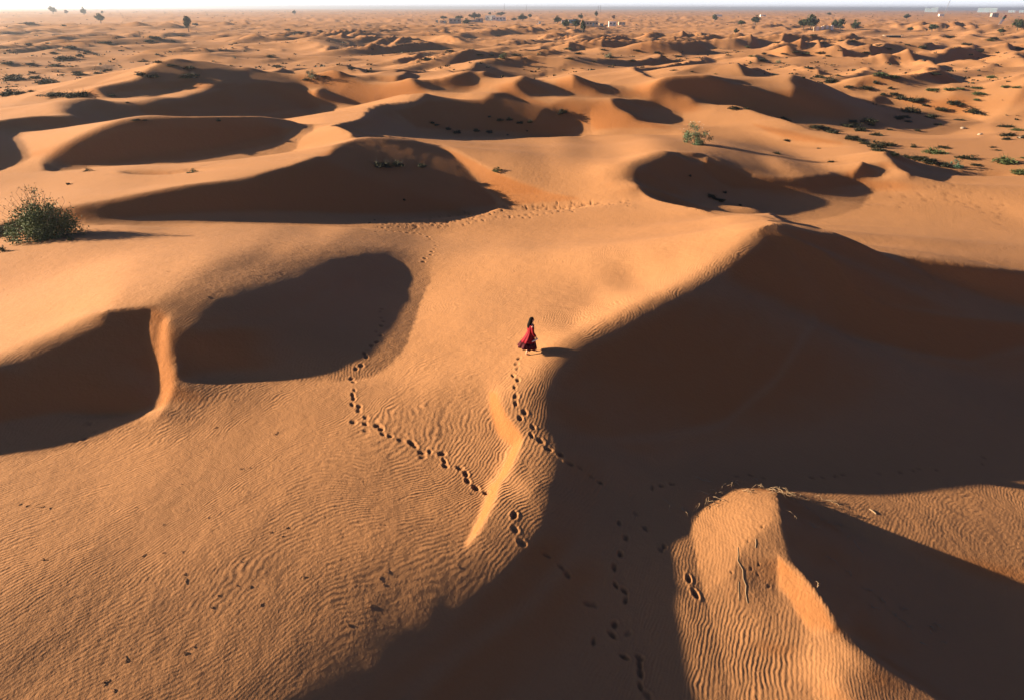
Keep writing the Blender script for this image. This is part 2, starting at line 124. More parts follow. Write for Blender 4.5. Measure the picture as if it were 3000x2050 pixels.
PLANT_ZONES = [('shrubs in the grey hollow at the upper left edge', 'dark', [(20, 217, 51.2, 8.5), (31, 184, 44.4, 17.1), (41, 217, 20.5, 8.6), (72, 211, 13.7, 5.7), (79, 181, 23.9, 10.0), (109, 191, 44.4, 15.4), (178, 172, 20.5, 8.6), (219, 170, 17.1, 7.2), (318, 172, 23.9, 10.0), (348, 177, 23.9, 10.0)]), ('shrubs along the dune brow at the upper left', 'dark', [(119, 220, 37.6, 11.9), (157, 222, 30.7, 13.7), (188, 220, 34.1, 15.4), (251, 220, 17.1, 6.1), (288, 235, 8.5, 3.4)]), ('tufts along the far lit dune left of centre', 'dark', [(307, 275, 20.5, 4.1), (328, 275, 13.7, 3.4), (425, 178, 37.6, 13.7), (495, 276, 11.9, 7.5), (693, 183, 20.5, 6.8), (732, 176, 13.7, 5.1)]), ('dark shrubs clinging to the large shaded hollow', 'dark', [(857, 379, 30.7, 20.5), (877, 379, 30.7, 17.1), (901, 377, 30.7, 17.1), (954, 379, 20.5, 13.7)]), ('dark shrubs on the floor of the bowl behind centre', 'dark', [(980, 280, 13.7, 6.8), (988, 285, 13.7, 6.1), (1015, 295, 17.1, 10.2), (1038, 302, 23.9, 10.2), (1079, 298, 17.1, 10.2), (1109, 266, 10.2, 5.1), (1111, 302, 15.4, 11.9), (1131, 274, 17.1, 8.5), (1150, 307, 6.1, 4.1), (1154, 273, 17.1, 10.2), (1181, 280, 17.1, 8.5), (1195, 298, 6.8, 4.1), (1201, 278, 15.4, 8.5), (1275, 257, 23.9, 15.4)]), ('tiny tufts on rippled sand left of the footprint band', 'dark', [(838, 507, 8.5, 4.8), (850, 501, 6.1, 4.8), (916, 455, 6.8, 6.8)]), ('shrubs on the shaded slope right of the pale flowering shrub', 'dark', [(1667, 246, 23.9, 9.6), (1694, 247, 13.7, 6.8), (1763, 348, 20.5, 7.5), (1778, 269, 17.1, 7.5), (1785, 318, 13.7, 5.1), (1788, 273, 13.7, 5.1), (1858, 336, 10.2, 3.4), (1887, 367, 13.7, 6.8)]), ('shrubs in the small hollow below the right-hand slip face', 'dark', [(1565, 399, 7.5, 6.1), (1614, 445, 20.5, 9.6), (1623, 452, 17.1, 9.6), (1633, 455, 20.5, 9.6), (1645, 437, 11.9, 6.8), (1679, 465, 8.5, 5.1)]), ('shrubs on the far shaded flank at the upper right', 'dark', [(1821, 176, 7.5, 6.1), (1840, 178, 7.5, 6.1), (1858, 175, 20.5, 10.2), (1884, 186, 37.6, 15.4), (1901, 171, 10.2, 5.1), (1925, 197, 20.5, 6.1), (1966, 200, 27.3, 10.2), (1986, 188, 13.7, 9.6), (2019, 200, 10.2, 7.5)]), ('green shrubs on the lit crest at the upper right', 'green', [(1997, 170, 30.7, 8.5), (2027, 175, 23.9, 7.5), (2113, 204, 27.3, 7.5), (2157, 202, 23.9, 6.1), (2174, 200, 17.1, 5.1), (2215, 212, 23.9, 8.5), (2215, 225, 13.7, 5.1), (2219, 199, 20.5, 6.1), (2249, 175, 20.5, 6.8), (2283, 196, 17.1, 6.1), (2304, 197, 17.1, 5.1)]), ('dark shrubs scattered over the shaded plain at the upper right', 'dark', [(1935, 276, 20.5, 9.6), (1966, 274, 34.1, 13.0), (1976, 282, 20.5, 7.5), (1990, 306, 30.7, 9.6), (2003, 214, 13.7, 7.5), (2020, 294, 17.1, 4.8), (2027, 214, 20.5, 8.5), (2038, 268, 20.5, 10.9), (2044, 223, 20.5, 11.9), (2055, 265, 17.1, 7.5), (2061, 275, 17.1, 5.5), (2065, 254, 37.6, 17.1), (2068, 228, 23.9, 11.9), (2082, 296, 13.7, 6.1), (2089, 227, 20.5, 10.2), (2096, 238, 13.7, 5.5), (2109, 266, 22.2, 13.7), (2130, 282, 17.1, 5.5), (2137, 249, 25.6, 10.2), (2179, 272, 20.5, 6.1), (2208, 254, 30.7, 13.0)]), ('dark shrubs packed at the foot of the right-hand dune', 'dark', [(1846, 289, 34.1, 10.9), (1870, 292, 30.7, 11.6), (1891, 301, 27.3, 10.9), (1921, 287, 30.7, 11.6), (1928, 314, 27.3, 13.0), (1942, 284, 20.5, 10.2), (1949, 319, 20.5, 8.9), (1956, 296, 27.3, 13.0), (1966, 326, 20.5, 8.9), (1986, 333, 37.6, 18.8), (1997, 341, 30.7, 9.6), (2017, 330, 27.3, 13.7), (2027, 350, 30.7, 10.2), (2055, 356, 27.3, 10.2), (2082, 361, 30.7, 13.7), (2106, 368, 30.7, 15.4), (2143, 373, 30.7, 9.6)]), ('shrubs on the sandy flat at the right edge', 'mixed', [(2072, 333, 15.4, 10.9), (2123, 346, 41.0, 15.4), (2137, 334, 27.3, 8.9), (2164, 235, 34.1, 11.9), (2189, 358, 39.3, 11.9), (2212, 373, 21.2, 5.1), (2253, 333, 13.7, 4.1), (2263, 340, 13.7, 4.1), (2283, 315, 17.1, 8.9), (2285, 367, 39.3, 18.8), (2287, 287, 27.3, 8.2), (2287, 307, 30.7, 11.6), (2311, 294, 23.9, 7.5), (2318, 312, 17.1, 9.6), (2318, 392, 29.0, 14.3), (2320, 357, 11.9, 4.8)]), ('dark scrub tufts across the far left dunes', 'dark', [(20, 147, 23.3, 6.0), (60, 57, 20.0, 5.0), (62, 104, 13.3, 5.0), (67, 149, 20.0, 5.3), (100, 114, 20.0, 4.7), (118, 124, 16.7, 5.3), (125, 152, 23.3, 6.7), (143, 62, 10.0, 5.3), (147, 137, 40.0, 6.7), (160, 111, 26.7, 5.3), (175, 168, 16.7, 6.0), (182, 131, 13.3, 10.0), (197, 121, 13.3, 5.3), (230, 100, 13.3, 4.7), (242, 163, 16.7, 6.0), (245, 101, 16.7, 7.3), (323, 143, 20.0, 6.0), (335, 97, 20.0, 7.3), (353, 89, 26.7, 6.7), (357, 144, 20.0, 6.7), (387, 151, 16.7, 6.0), (393, 97, 8.3, 4.7), (415, 84, 13.3, 4.0), (430, 157, 30.0, 8.3), (443, 59, 12.0, 6.7), (533, 101, 10.0, 4.0), (610, 130, 20.0, 6.0), (627, 153, 20.0, 7.3), (653, 70, 13.3, 4.7), (680, 77, 20.0, 5.3), (723, 73, 13.3, 4.7)]), ('tufts across the far dunes right of the centre', 'mixed', [(971, 137, 30.0, 8.3), (1018, 117, 20.0, 4.0), (1068, 59, 13.3, 3.3), (1085, 126, 20.0, 4.7), (1115, 126, 16.7, 4.7), (1128, 83, 13.3, 4.0), (1168, 126, 23.3, 4.0), (1208, 93, 10.0, 4.0), (1285, 112, 16.7, 6.0), (1291, 134, 20.0, 4.0), (1311, 123, 16.7, 6.7), (1368, 114, 13.3, 5.3), (1435, 138, 16.7, 4.0), (1445, 115, 16.7, 4.0), (1488, 121, 13.3, 6.7), (1505, 128, 13.3, 3.3), (1528, 160, 13.3, 4.7), (1538, 128, 16.7, 4.7)]), ('tufts on the far orange plain at the right', 'mixed', [(1569, 163, 10.0, 4.7), (1623, 168, 6.7, 3.3), (1649, 125, 10.0, 4.0), (1693, 107, 11.3, 4.7), (1706, 128, 16.7, 4.7), (1726, 137, 20.0, 7.3), (1733, 122, 12.7, 5.3), (1766, 97, 20.0, 3.3), (1776, 122, 16.7, 4.0), (1803, 118, 16.7, 4.7), (1823, 122, 16.7, 3.3), (1836, 154, 20.0, 4.0), (1843, 80, 16.7, 4.0), (1859, 120, 20.7, 5.3), (1866, 97, 13.3, 4.0), (1878, 127, 14.0, 4.7), (1909, 92, 16.7, 4.0), (1933, 93, 20.0, 4.0), (1963, 119, 18.3, 4.7), (1996, 102, 16.7, 3.3), (1996, 171, 33.3, 8.0), (2016, 111, 20.0, 4.0), (2029, 173, 20.0, 5.3), (2056, 101, 11.3, 4.0), (2093, 108, 20.0, 8.7), (2116, 167, 26.7, 4.7), (2149, 83, 20.0, 4.0), (2189, 100, 20.0, 6.7), (2219, 115, 16.7, 4.0), (2243, 90, 16.7, 3.3), (2253, 86, 20.0, 4.0), (2313, 110, 16.7, 5.3)])]
UNIQUE_PLANTS = [('large leafy green shrub rooted in the sand hump at the left edge', 'big', (102, 542, 146.8, 99.0)), ('small dark shrub in shade half hidden behind the large green shrub at the left edge', 'green', (10, 536, 41.0, 23.9)), ('pale green shrub with white flower heads on the lit brow right of centre', 'flower', (1575, 327, 61.5, 37.6)), ('pale spiky shrub on the lit crest above the third hollow from the left', 'pale', (705, 180, 37.6, 23.9)), ('bright green round shrub alone on the far lit slope above the middle', 'green', (1140, 133, 30.0, 15.0)), ('pale grey shrub among dark tufts on the far slope right of the middle', 'pale', (1380, 131, 30.0, 13.3)), ('small green tuft on the knife crest above the orange slip face', 'green', (1128, 389, 37.6, 10.2)), ('dry grass tuft on the lit sand between the two left hollows', 'green', (435, 394, 32.4, 10.2)), ('low black stump with a sand tail in front of the second left hollow', 'dark', (198, 391, 20.5, 10.2)), ('teal green bush among dark shrubs at the foot of the right dune', 'teal', (2171, 379, 37.6, 18.8)), ('grey feathery shrub on the far right slope left of the dark hollow', 'pale', (1766, 142, 18.3, 9.3)), ('small dark tuft with a long sand tail in front of the large green shrub', 'green', (159, 548, 20.5, 10.2)), ('tiny dark tuft at the bottom left of the large green shrub', 'green', (5, 573, 20.5, 13.7)), ('faint dark sprig on the bright sand near the left edge', 'dark', (155, 421, 15.4, 5.5))]
TREE_LIST = [('round dark tree on the skyline at the far left', '', (116, 24, 14.7, 12.0)), ('small reddish tree right of the skyline tree at far left', 'RED', (148, 28, 8.3, 6.7)), ('dark tree standing third from left near the skyline', '', (189, 33, 11.3, 11.3)), ('green tree in the left dunes below the skyline', '', (228, 56, 16.7, 14.0)), ('tall narrow dark tree standing alone among the left dunes', '', (427, 75, 17.3, 26.7)), ('tiny distant tree on the left skyline', '', (228, 22, 6.0, 5.3)), ('small lone tree on the plain left of the compound', '', (667, 35, 8.7, 8.0)), ('round dark tree left of the pair in front of the hamlet', '', (1263, 52, 19.3, 12.7)), ('large round dark tree in front of the hamlet houses', '', (1283, 64, 18.0, 16.0)), ('dark tree between the hamlet huts and the tall trunked tree', '', (1305, 66, 18.0, 14.7)), ('dark tree on a visible trunk nearest the hamlet', '', (1321, 74, 14.7, 22.7)), ('green tree behind the hamlet walls', '', (1305, 55, 20.0, 9.3)), ('dark blue green tree behind the hamlet', '', (1316, 45, 14.0, 9.3)), ('tall thin tree behind the long low hut', '', (1351, 43, 8.0, 11.3)), ('reddish dark tree behind the white hamlet block', 'RED', (1391, 45, 9.3, 8.0)), ('low green tree at the left end of the walled compound', '', (1005, 45, 16.7, 6.0)), ('dark tree inside the walled compound', '', (1041, 47, 20.0, 8.0)), ('dark tree leaning over the compound wall', '', (1058, 53, 20.0, 10.0)), ('tallest dark tree behind the walled compound', '', (1075, 43, 20.0, 11.3)), ('dark tree just right of the tallest compound tree', '', (1085, 43, 11.3, 9.3)), ('dark tree behind the roof of the white house', '', (1136, 39, 23.3, 7.3)), ('small dark tree left of the white house roof', '', (1110, 37, 8.0, 5.3)), ('broad dark tree cluster right of the white house', '', (1183, 46, 24.0, 11.3)), ('low dark tree at the left of the broad cluster by the white house', '', (1165, 43, 14.7, 4.7)), ('small green tree right of the broad cluster', '', (1201, 43, 10.0, 8.0)), ('dark tree with short trunk on the plain right of the hamlet', '', (1620, 47, 14.0, 13.3)), ('wide green tree left of the taller one on the right plain', '', (1680, 56, 17.3, 9.3)), ('dark round tree in the middle of the right plain', '', (1713, 53, 20.0, 13.3)), ('largest dark tree beside the ruined walls', '', (1838, 65, 28.0, 24.7)), ('lower dark tree leaning out left of the largest tree', '', (1821, 65, 21.3, 16.7)), ('dark tree right behind the ruined wall', '', (1891, 64, 13.3, 15.3)), ('dark tree at the right end of the ruined wall', '', (1905, 65, 17.3, 18.0)), ('round green tree right of the ruined walls', '', (1939, 66, 21.3, 14.0)), ('small dark tree below the distant tower block', '', (2056, 41, 14.0, 8.0)), ('flat topped green tree on the right plain', '', (2113, 70, 21.3, 11.3)), ('small dark tree left of the flat topped green tree', '', (2064, 69, 12.0, 6.7)), ('dark tree near the right edge beyond the flag', '', (2306, 67, 22.7, 17.3)), ('low green tree left of the right edge tree', '', (2269, 74, 16.0, 8.0)), ('small bright green tree in front of the shaded far dune', '', (1668, 76, 10.7, 9.3)), ('tiny dark tree on the horizon at right', '', (1881, 28, 10.7, 5.3))]
TWIGS = [(1669, 1093, 0.36), (1715, 1085, 0.3), (1685, 1112, 0.43), (1699, 1113, 0.32), (1704, 1109, 0.28), (1769, 1109, 0.43), (1763, 1116, 0.66), (1755, 1118, 0.61), (1792, 1118, 0.59), (1805, 1133, 0.35), (1816, 1130, 0.49), (1824, 1133, 0.37), (1896, 1140, 0.33), (1888, 1137, 0.3), (1629, 1117, 0.35), (1616, 1126, 0.67), (1605, 1133, 0.62), (1589, 1140, 0.61), (1659, 1096, 0.61), (1641, 1101, 0.34), (1664, 1104, 0.39), (1597, 1089, 0.53), (1725, 1106, 0.58), (1739, 1109, 0.63), (1779, 1118, 0.65), (1787, 1122, 0.29), (1797, 1125, 0.52), (1867, 1132, 0.55), (1525, 1146, 0.48), (1552, 1157, 0.33)]
TWIGS_SHADE = [(1803, 1168, 0.44), (1833, 1151, 0.33), (1849, 1195, 0.58), (1866, 1178, 0.56), (1883, 1185, 0.46), (1909, 1191, 0.39), (1923, 1218, 0.57), (1886, 1265, 0.47), (1933, 1305, 0.56), (1856, 1331, 0.55), (1976, 1338, 0.45), (2003, 1361, 0.42), (1979, 1375, 0.48), (2053, 1378, 0.43), (2033, 1395, 0.35), (2049, 1405, 0.39), (2059, 1418, 0.54), (2113, 1418, 0.31), (2113, 1435, 0.31), (2129, 1415, 0.49), (2089, 1455, 0.38), (2149, 1458, 0.46)]
DEBRIS = [(47, 1146, 0.29), (60, 1150, 0.26), (95, 1153, 0.42), (113, 1155, 0.23), (310, 1152, 0.28), (307, 1165, 0.23), (373, 1190, 0.33), (473, 1175, 0.25), (413, 1253, 0.27), (323, 1264, 0.36), (370, 1256, 0.26), (417, 1306, 0.31), (422, 1320, 0.4), (547, 1275, 0.2), (537, 1330, 0.19), (570, 1331, 0.23), (650, 1200, 0.36), (613, 1210, 0.33), (640, 1218, 0.24), (693, 1308, 0.26), (593, 1373, 0.22), (480, 1381, 0.29), (440, 1468, 0.19), (423, 1480, 0.35), (287, 1498, 0.4), (240, 1548, 0.41), (260, 1565, 0.36), (97, 1273, 0.41), (497, 1351, 0.18), (870, 1191, 0.25), (880, 1300, 0.41), (861, 1313, 0.37), (871, 1325, 0.28), (840, 1378, 0.41), (791, 1418, 0.33), (1068, 1120, 0.38), (1041, 1285, 0.25), (533, 908, 0.23), (470, 675, 0.29), (463, 858, 0.21), (490, 972, 0.27), (627, 985, 0.41), (547, 1065, 0.26), (567, 1063, 0.18), (413, 1100, 0.19), (60, 582, 0.22), (94, 586, 0.37), (410, 583, 0.27), (381, 618, 0.25), (336, 648, 0.2), (471, 676, 0.42), (7, 660, 0.28), (1038, 603, 0.23), (980, 655, 0.19), (1166, 616, 0.19), (1502, 539, 0.22), (1312, 391, 0.34), (1275, 373, 0.22), (1239, 353, 0.19)]
E0 = SUN_EL; TE = math.tan(E0)
def project(x,y,z):
    cp,sp=math.cos(PITCH),math.sin(PITCH)
    dz=z-CH
    f=y*cp-dz*sp; u=y*sp+dz*cp
    f=np.maximum(f,0.5)
    return 1162+FPX*x/f, 794-FPX*u/f
def fill(shape,pts,X0,Y0,sc,feather):
    # even-odd polygon fill, canvas px = (F-X0)/sc
    p=np.array(pts,float); p[:,0]=(p[:,0]-X0)/sc; p[:,1]=(p[:,1]-Y0)/sc
    H,W=shape; m=np.zeros(shape,np.float32)
    x0=max(int(p[:,0].min())-1,0);x1=min(int(p[:,0].max())+2,W);y0=max(int(p[:,1].min())-1,0);y1=min(int(p[:,1].max())+2,H)
    if x1<=x0 or y1<=y0: return m
    xs=np.arange(x0,x1)[None,:]+.0; ys=np.arange(y0,y1)[:,None]+.0
    ins=np.zeros((y1-y0,x1-x0),bool)
    n=len(p)
    for i in range(n):
        ax,ay=p[i];bx,by=p[(i+1)%n]
        if ay==by: continue
        c=((ay>ys)!=(by>ys)); xi=(bx-ax)*(ys-ay)/(by-ay)+ax
        ins^=(c&(xs<xi))
    m[y0:y1,x0:x1]=ins
    return blur(m,feather/sc)
def blur(m,s):
    if s<=0: return m
    r=max(1,int(3*s+.5)); k=np.exp(-.5*(np.arange(-r,r+1)/s)**2); k/=k.sum()
    o=np.zeros_like(m); 
    pad=np.pad(m,((r,r),(0,0)),'edge')
    for i,w in enumerate(k): o+=w*pad[i:i+m.shape[0]]
    pad=np.pad(o,((0,0),(r,r)),'edge'); o=np.zeros_like(m)
    for i,w in enumerate(k): o+=w*pad[:,i:i+m.shape[1]]
    return o
class Canvas:
    X0,Y0,X1,Y1,sc=-700,100,3024,2100,2.0
    def __init__(s,SHADE,LEE,LIT):
        s.W=int((s.X1-s.X0)/s.sc); s.H=int((s.Y1-s.Y0)/s.sc); sh=(s.H,s.W)
        yy,xx=np.mgrid[0:s.H:4,0:s.W:4]
        X=xx*s.sc+s.X0; Y=yy*s.sc+s.Y0
        def lp(X,Y):
            v=Y+20.; return (X-1162)/v*1.0, np.log(v)*1.2
        a,b=lp(X.astype(float),Y.astype(float))
        num=np.zeros(a.shape);den=np.zeros(a.shape)+1e-9
        for (x,y,al) in LIT:
            c,d=lp(float(x),float(y)); w=1/(((a-c)**2+(b-d)**2)+2e-4)**1.7
            num+=w*al;den+=w
        al=num/den
        # upsample
        al=np.repeat(np.repeat(al,4,0),4,1)[:s.H,:s.W]; al=blur(al.astype(np.float32),4)
        s.gs=np.tan(np.radians(al)).astype(np.float32)
        num=np.zeros(a.shape);den=np.zeros(a.shape)+1e-9
        for (x,y,v_) in RIPPLE:
            c,d=lp(float(x),float(y)); w=1/(((a-c)**2+(b-d)**2)+2e-3)**1.5
            num+=w*v_;den+=w
        rp=num/den; rp=np.repeat(np.repeat(rp,4,0),4,1)[:s.H,:s.W]; s.rip=blur(rp.astype(np.float32),6)
        s.sh=np.zeros(sh,np.float32)
        for n,f,p in SHADE: s.sh=np.maximum(s.sh,fill(sh,p,s.X0,s.Y0,s.sc,0.8*s.sc/2))
        s.soft=[]; s.keep=np.zeros(sh,np.float32)
        for sg,f,p in SOFT: s.soft.append((sg,fill(sh,p,s.X0,s.Y0,s.sc,f)))
        s.lg=np.zeros(sh,np.float32); s.lt=np.zeros(sh,np.float32); s.lw=np.zeros(sh,np.float32); s.lwt=np.zeros(sh,np.float32)
        for n,f,g,t,w,wt,p in LEE:
            m=fill(sh,p,s.X0,s.Y0,s.sc,f)*w
            s.lg=s.lg*(1-m)+m*g; s.lt=s.lt*(1-m)+m*t; s.lw=np.maximum(s.lw,m); s.lwt=s.lwt*(1-m)+m*wt
            if 'rib' in n or 'strip' in n or 'wall' in n: s.keep=np.maximum(s.keep,m)
    def sample(s,arrs,X,Y):
        u=np.clip((X-s.X0)/s.sc,0,s.W-1.01); v=np.clip((Y-s.Y0)/s.sc,0,s.H-1.01)
        i=u.astype(int);j=v.astype(int);fu=u-i;fv=v-j
        return [(a[j,i]*(1-fu)+a[j,i+1]*fu)*(1-fv)+(a[j+1,i]*(1-fu)+a[j+1,i+1]*fu)*fv for a in arrs]
def solve(canvas,h,smin,smax,tmin,tmax,z,iters,anchors=(),lam=.02,mu=2e-4,eps=.02,outer=1,damp=1.0,ztprev=None,info=False,zoff=0.,zfix=None):
    s=np.arange(smin,smax,h); t=np.arange(tmin,tmax,h); S,T=np.meshgrid(s,t)
    cx,sx=math.cos(PHI),math.sin(PHI)
    x=S*cx+T*sx; y=-S*sx+T*cx
    n,m=S.shape
    k2=(2-2*np.cos(2*np.pi*np.fft.rfftfreq(m)))[None,:]/h**2; l2=(2-2*np.cos(2*np.pi*np.fft.fftfreq(n)))[:,None]/h**2
    for o in range(outer):
        qm=np.clip((y-70)/50,0,1)*.85; zm=z*(1-qm)+blur(z.astype(np.float32),5.0/h)*qm
        X,Y=project(x,y,zm)
        gs,sh,lg,lt,lw,lwt=canvas.sample([canvas.gs,canvas.sh,canvas.lg,canvas.lt,canvas.lw,canvas.lwt],X,Y)
        r=np.hypot(x,y)
        vis=((X>canvas.X0+8)&(X<canvas.X1-8)&(Y>canvas.Y0+6)&(Y<canvas.Y1-8)&(y>2)).astype(float)
        # occlusion: in t-ish direction approximated along rays: running max of elevation angle along t (valid near centre)
        fade=1/(1+np.exp((y-192)/4.))
        vis*=fade
        shb=(sh>.5)&(vis>.3)
        g=gs*(1-0)
        leem=lw>.35
        # run handling
        st=np.zeros_like(shb); st[:,0]=shb[:,0]; st[:,1:]=shb[:,1:]&~shb[:,:-1]
        rid=np.cumsum(st.ravel()).reshape(n,m); rid=np.where(shb,rid,0)
        N=rid.max()+1
        cnt=np.bincount(rid.ravel(),minlength=N).astype(float)
        nonlee=shb&~leem
        cn=np.bincount(rid.ravel(),weights=nonlee.ravel(),minlength=N)
        first=np.full(N,0); idx=np.broadcast_to(np.arange(m),(n,m))
        f_=np.where(st)
        first[rid[f_]]=f_[1]
        u=(idx-first[rid])/np.maximum(cnt[rid],1)
        prof=-TE-0.19*np.cos(np.pi*u)*np.clip(u/.08,.1,1)*np.clip(cnt[rid]*h/1.5,0,1)
        ramp=.25+1.5*u
        cr=np.bincount(rid.ravel(),weights=(nonlee*ramp).ravel(),minlength=N)
        g=np.where(shb,prof,g)
        g=g*(1-lw)+lg*lw
        hasl=(cn<cnt-.5)&(cn>0)
        # runs with lee: base -TE and constant correction
        sumg=np.bincount(rid.ravel(),weights=g.ravel(),minlength=N)
        need=-TE*cnt-sumg
        corr=np.where(cn>.15*cnt,need/np.maximum(cr,1e-3),0); corr=np.clip(corr,-.25,.3)
        g=np.where(nonlee,g+corr[rid]*ramp,g)
        rest=need-corr*cr
        corr2=np.clip(rest/np.maximum(cnt,1),-.2,.2)
        g=np.where(shb,g+corr2[rid],g)
        if zfix is not None:
            # a shaded hollow that leaves this patch keeps the slopes of the wider solution
            last=np.zeros(N); np.maximum.at(last,rid.ravel(),idx.ravel()*(rid.ravel()>0)); tc=(first<=1)|(last>=m-2)|(h<.1)
            dz_=np.roll(zfix,-1,1)-zfix; dz_[:,-1]=dz_[:,-2]; g=np.where(shb&tc[rid],dz_/h,g)
        g=np.where(~shb,np.maximum(g,-TE+.015),g)
        if h<.6:
            for sg in sorted(set(a for a,_ in canvas.soft)):
                mm=canvas.sample([np.maximum.reduce([b for a,b in canvas.soft if a==sg])*(1-canvas.keep)],X,Y)[0]*vis
                g=g*(1-mm)+blur(g.astype(np.float32),sg/h)*mm
        g=g*vis
        if h<.6:
            gb=blur(g.astype(np.float32),.45/h); q=np.clip((y-75)/60,0,1)*.8; g=g*(1-q)+gb*q
        ws=.05+vis*(1+2.*shb); wt=eps*(1+1.0*np.clip((y-60)/60,0,2))+lwt*vis; ht=lt
        ws=ws; 
        # anchors
        wa=np.full((n,m),mu); za=np.full((n,m),zoff)
        for (ax,ay,az,ar,aw) in anchors:
            w=aw*np.exp(-.5*((X-ax)**2+((Y-ay)*1.6)**2)/ar**2)*vis; za=(za*wa+az*w)/(wa+w); wa=wa+w
        if zfix is not None:
            eb=np.minimum.reduce([S-s[0],s[-1]-S,T-t[0],t[-1]-T]); wb=np.where(eb<3,1.5,.02); za=(za*wa+zfix*wb)/(wa+wb); wa=wa+wb
        def Ds(a): return (np.roll(a,-1,1)-a)/h
        def Dt(a): return (np.roll(a,-1,0)-a)/h
        def DsT(a): return (np.roll(a,1,1)-a)/h
        def DtT(a): return (np.roll(a,1,0)-a)/h
        ms=np.ones((1,m)); ms[0,-1]=0; mt=np.ones((n,1)); mt[-1,0]=0
        ws=ws*ms; wt=wt*mt
        def lap(a): return -(DsT(ms*Ds(a))+DtT(mt*Dt(a)))
        def A(a): return DsT(ws*Ds(a))+DtT(wt*Dt(a))+lam*lap(lap(a))+wa*a
        b=DsT(ws*g)+DtT(wt*ht)+wa*za
        pre=1/(k2*.8+l2*(eps*1.8)+lam*(k2+l2)**2+mu*1.5)
        def M(rr): return np.fft.irfft2(np.fft.rfft2(rr)*pre,s=(n,m))
        zz=z.copy(); rr=b-A(zz); zt=M(rr); p=zt.copy(); rz=(rr*zt).sum()
        for it in range(iters):
            Ap=A(p); al=rz/(p*Ap).sum(); zz+=al*p; rr-=al*Ap; zt=M(rr); rz2=(rr*zt).sum(); p=zt+rz2/rz*p; rz=rz2
        if info: print(o,'dz',np.abs(zz-z).mean(),'res',math.sqrt(rz),'z',zz.min(),zz.max())
        z=z+damp*(zz-z)
    return s,t,z,(sh,g,vis,leem)
def resample(s0,t0,z,s1,t1):
    u=np.clip((s1-s0[0])/(s0[1]-s0[0]),0,len(s0)-1.001);v=np.clip((t1-t0[0])/(t0[1]-t0[0]),0,len(t0)-1.001)
    i=u.astype(int);j=v.astype(int);fu=u-i;fv=(v-j)[:,None]
    a=z[:,i]*(1-fu)+z[:,i+1]*fu
    return a[j]*(1-fv)+a[j+1]*fv
# ---------------------------------------------------------------- the dune field as one height function
SHADE_, LEE_ = DUNE_SHADOWS, DUNE_FACES
canvas = Canvas(SHADE_, LEE_, LIT)
DOM = (-170, 150, -12, 225)
zz = np.zeros((len(np.arange(DOM[2], DOM[3], 1.)), len(np.arange(DOM[0], DOM[1], 1.))))
gs_, gt_, zz, _ = solve(canvas, 1., *DOM, zz, 25, ANCH, outer=8, damp=.7)
for hh, ou, it, lam, dmp in ((.5, 4, 25, .02, .7), (.25, 2, 20, .002, 1.)):
    s1 = np.arange(DOM[0], DOM[1], hh); t1 = np.arange(DOM[2], DOM[3], hh)
    zz = resample(gs_, gt_, zz, s1, t1)
    gs_, gt_, zz, _ = solve(canvas, hh, *DOM, zz, it, ANCH, outer=ou, damp=dmp, lam=lam)
DOM2 = (-48, 52, 5, 73)
s1 = np.arange(DOM2[0], DOM2[1], .125); t1 = np.arange(DOM2[2], DOM2[3], .125)
zf = resample(gs_, gt_, zz, s1, t1)
gs2, gt2, z2, aux2 = solve(canvas, .125, *DOM2, zf.copy(), 18, ANCH, outer=1, lam=.0012, zfix=zf)
DOM3 = (-9.5, 17, 9.5, 26)
s1 = np.arange(DOM3[0], DOM3[1], .0625); t1 = np.arange(DOM3[2], DOM3[3], .0625)
zf = resample(gs2, gt2, z2, s1, t1)
gs3, gt3, z3, aux3 = solve(canvas, .0625, *DOM3, zf.copy(), 16, ANCH, outer=1, lam=.0003, zfix=zf)
CPH, SPH = math.cos(PHI), math.sin(PHI)

def cubic(s0, t0, z, S, T):
    h = s0[1]-s0[0]
    u = np.clip((S-s0[0])/h, 1.001, len(s0)-2.01); v = np.clip((T-t0[0])/h, 1.001, len(t0)-2.01)
    i = u.astype(int); j = v.astype(int); fu = u-i; fv = v-j
    def w(f):
        return (-.5*f+f*f-.5*f**3, 1-2.5*f*f+1.5*f**3, .5*f+2*f*f-1.5*f**3, -.5*f*f+.5*f**3)
    wu, wv = w(fu), w(fv); o = np.zeros_like(S)
    for a in range(4):
        row = np.zeros_like(S)
        for b in range(4): row += wu[b]*z[j+a-1, i+b-1]
        o += wv[a]*row
    return o

_rng = np.random.default_rng(5)
_tab = [_rng.random((256, 256)) for _ in range(6)]
def vnoise(x, y, k=0):
    t = _tab[k]; i = np.floor(x).astype(int); j = np.floor(y).astype(int)
    fx = x-i; fy = y-j; fx = fx*fx*fx*(fx*(fx*6-15)+10); fy = fy*fy*fy*(fy*(fy*6-15)+10)
    i0 = i & 255; i1 = (i+1) & 255; j0 = j & 255; j1 = (j+1) & 255
    return (t[j0, i0]*(1-fx)+t[j0, i1]*fx)*(1-fy)+(t[j1, i0]*(1-fx)+t[j1, i1]*fx)*fy
def sstep(a, b, x):
    t = np.clip((x-a)/(b-a), 0, 1); return t*t*(3-2*t)

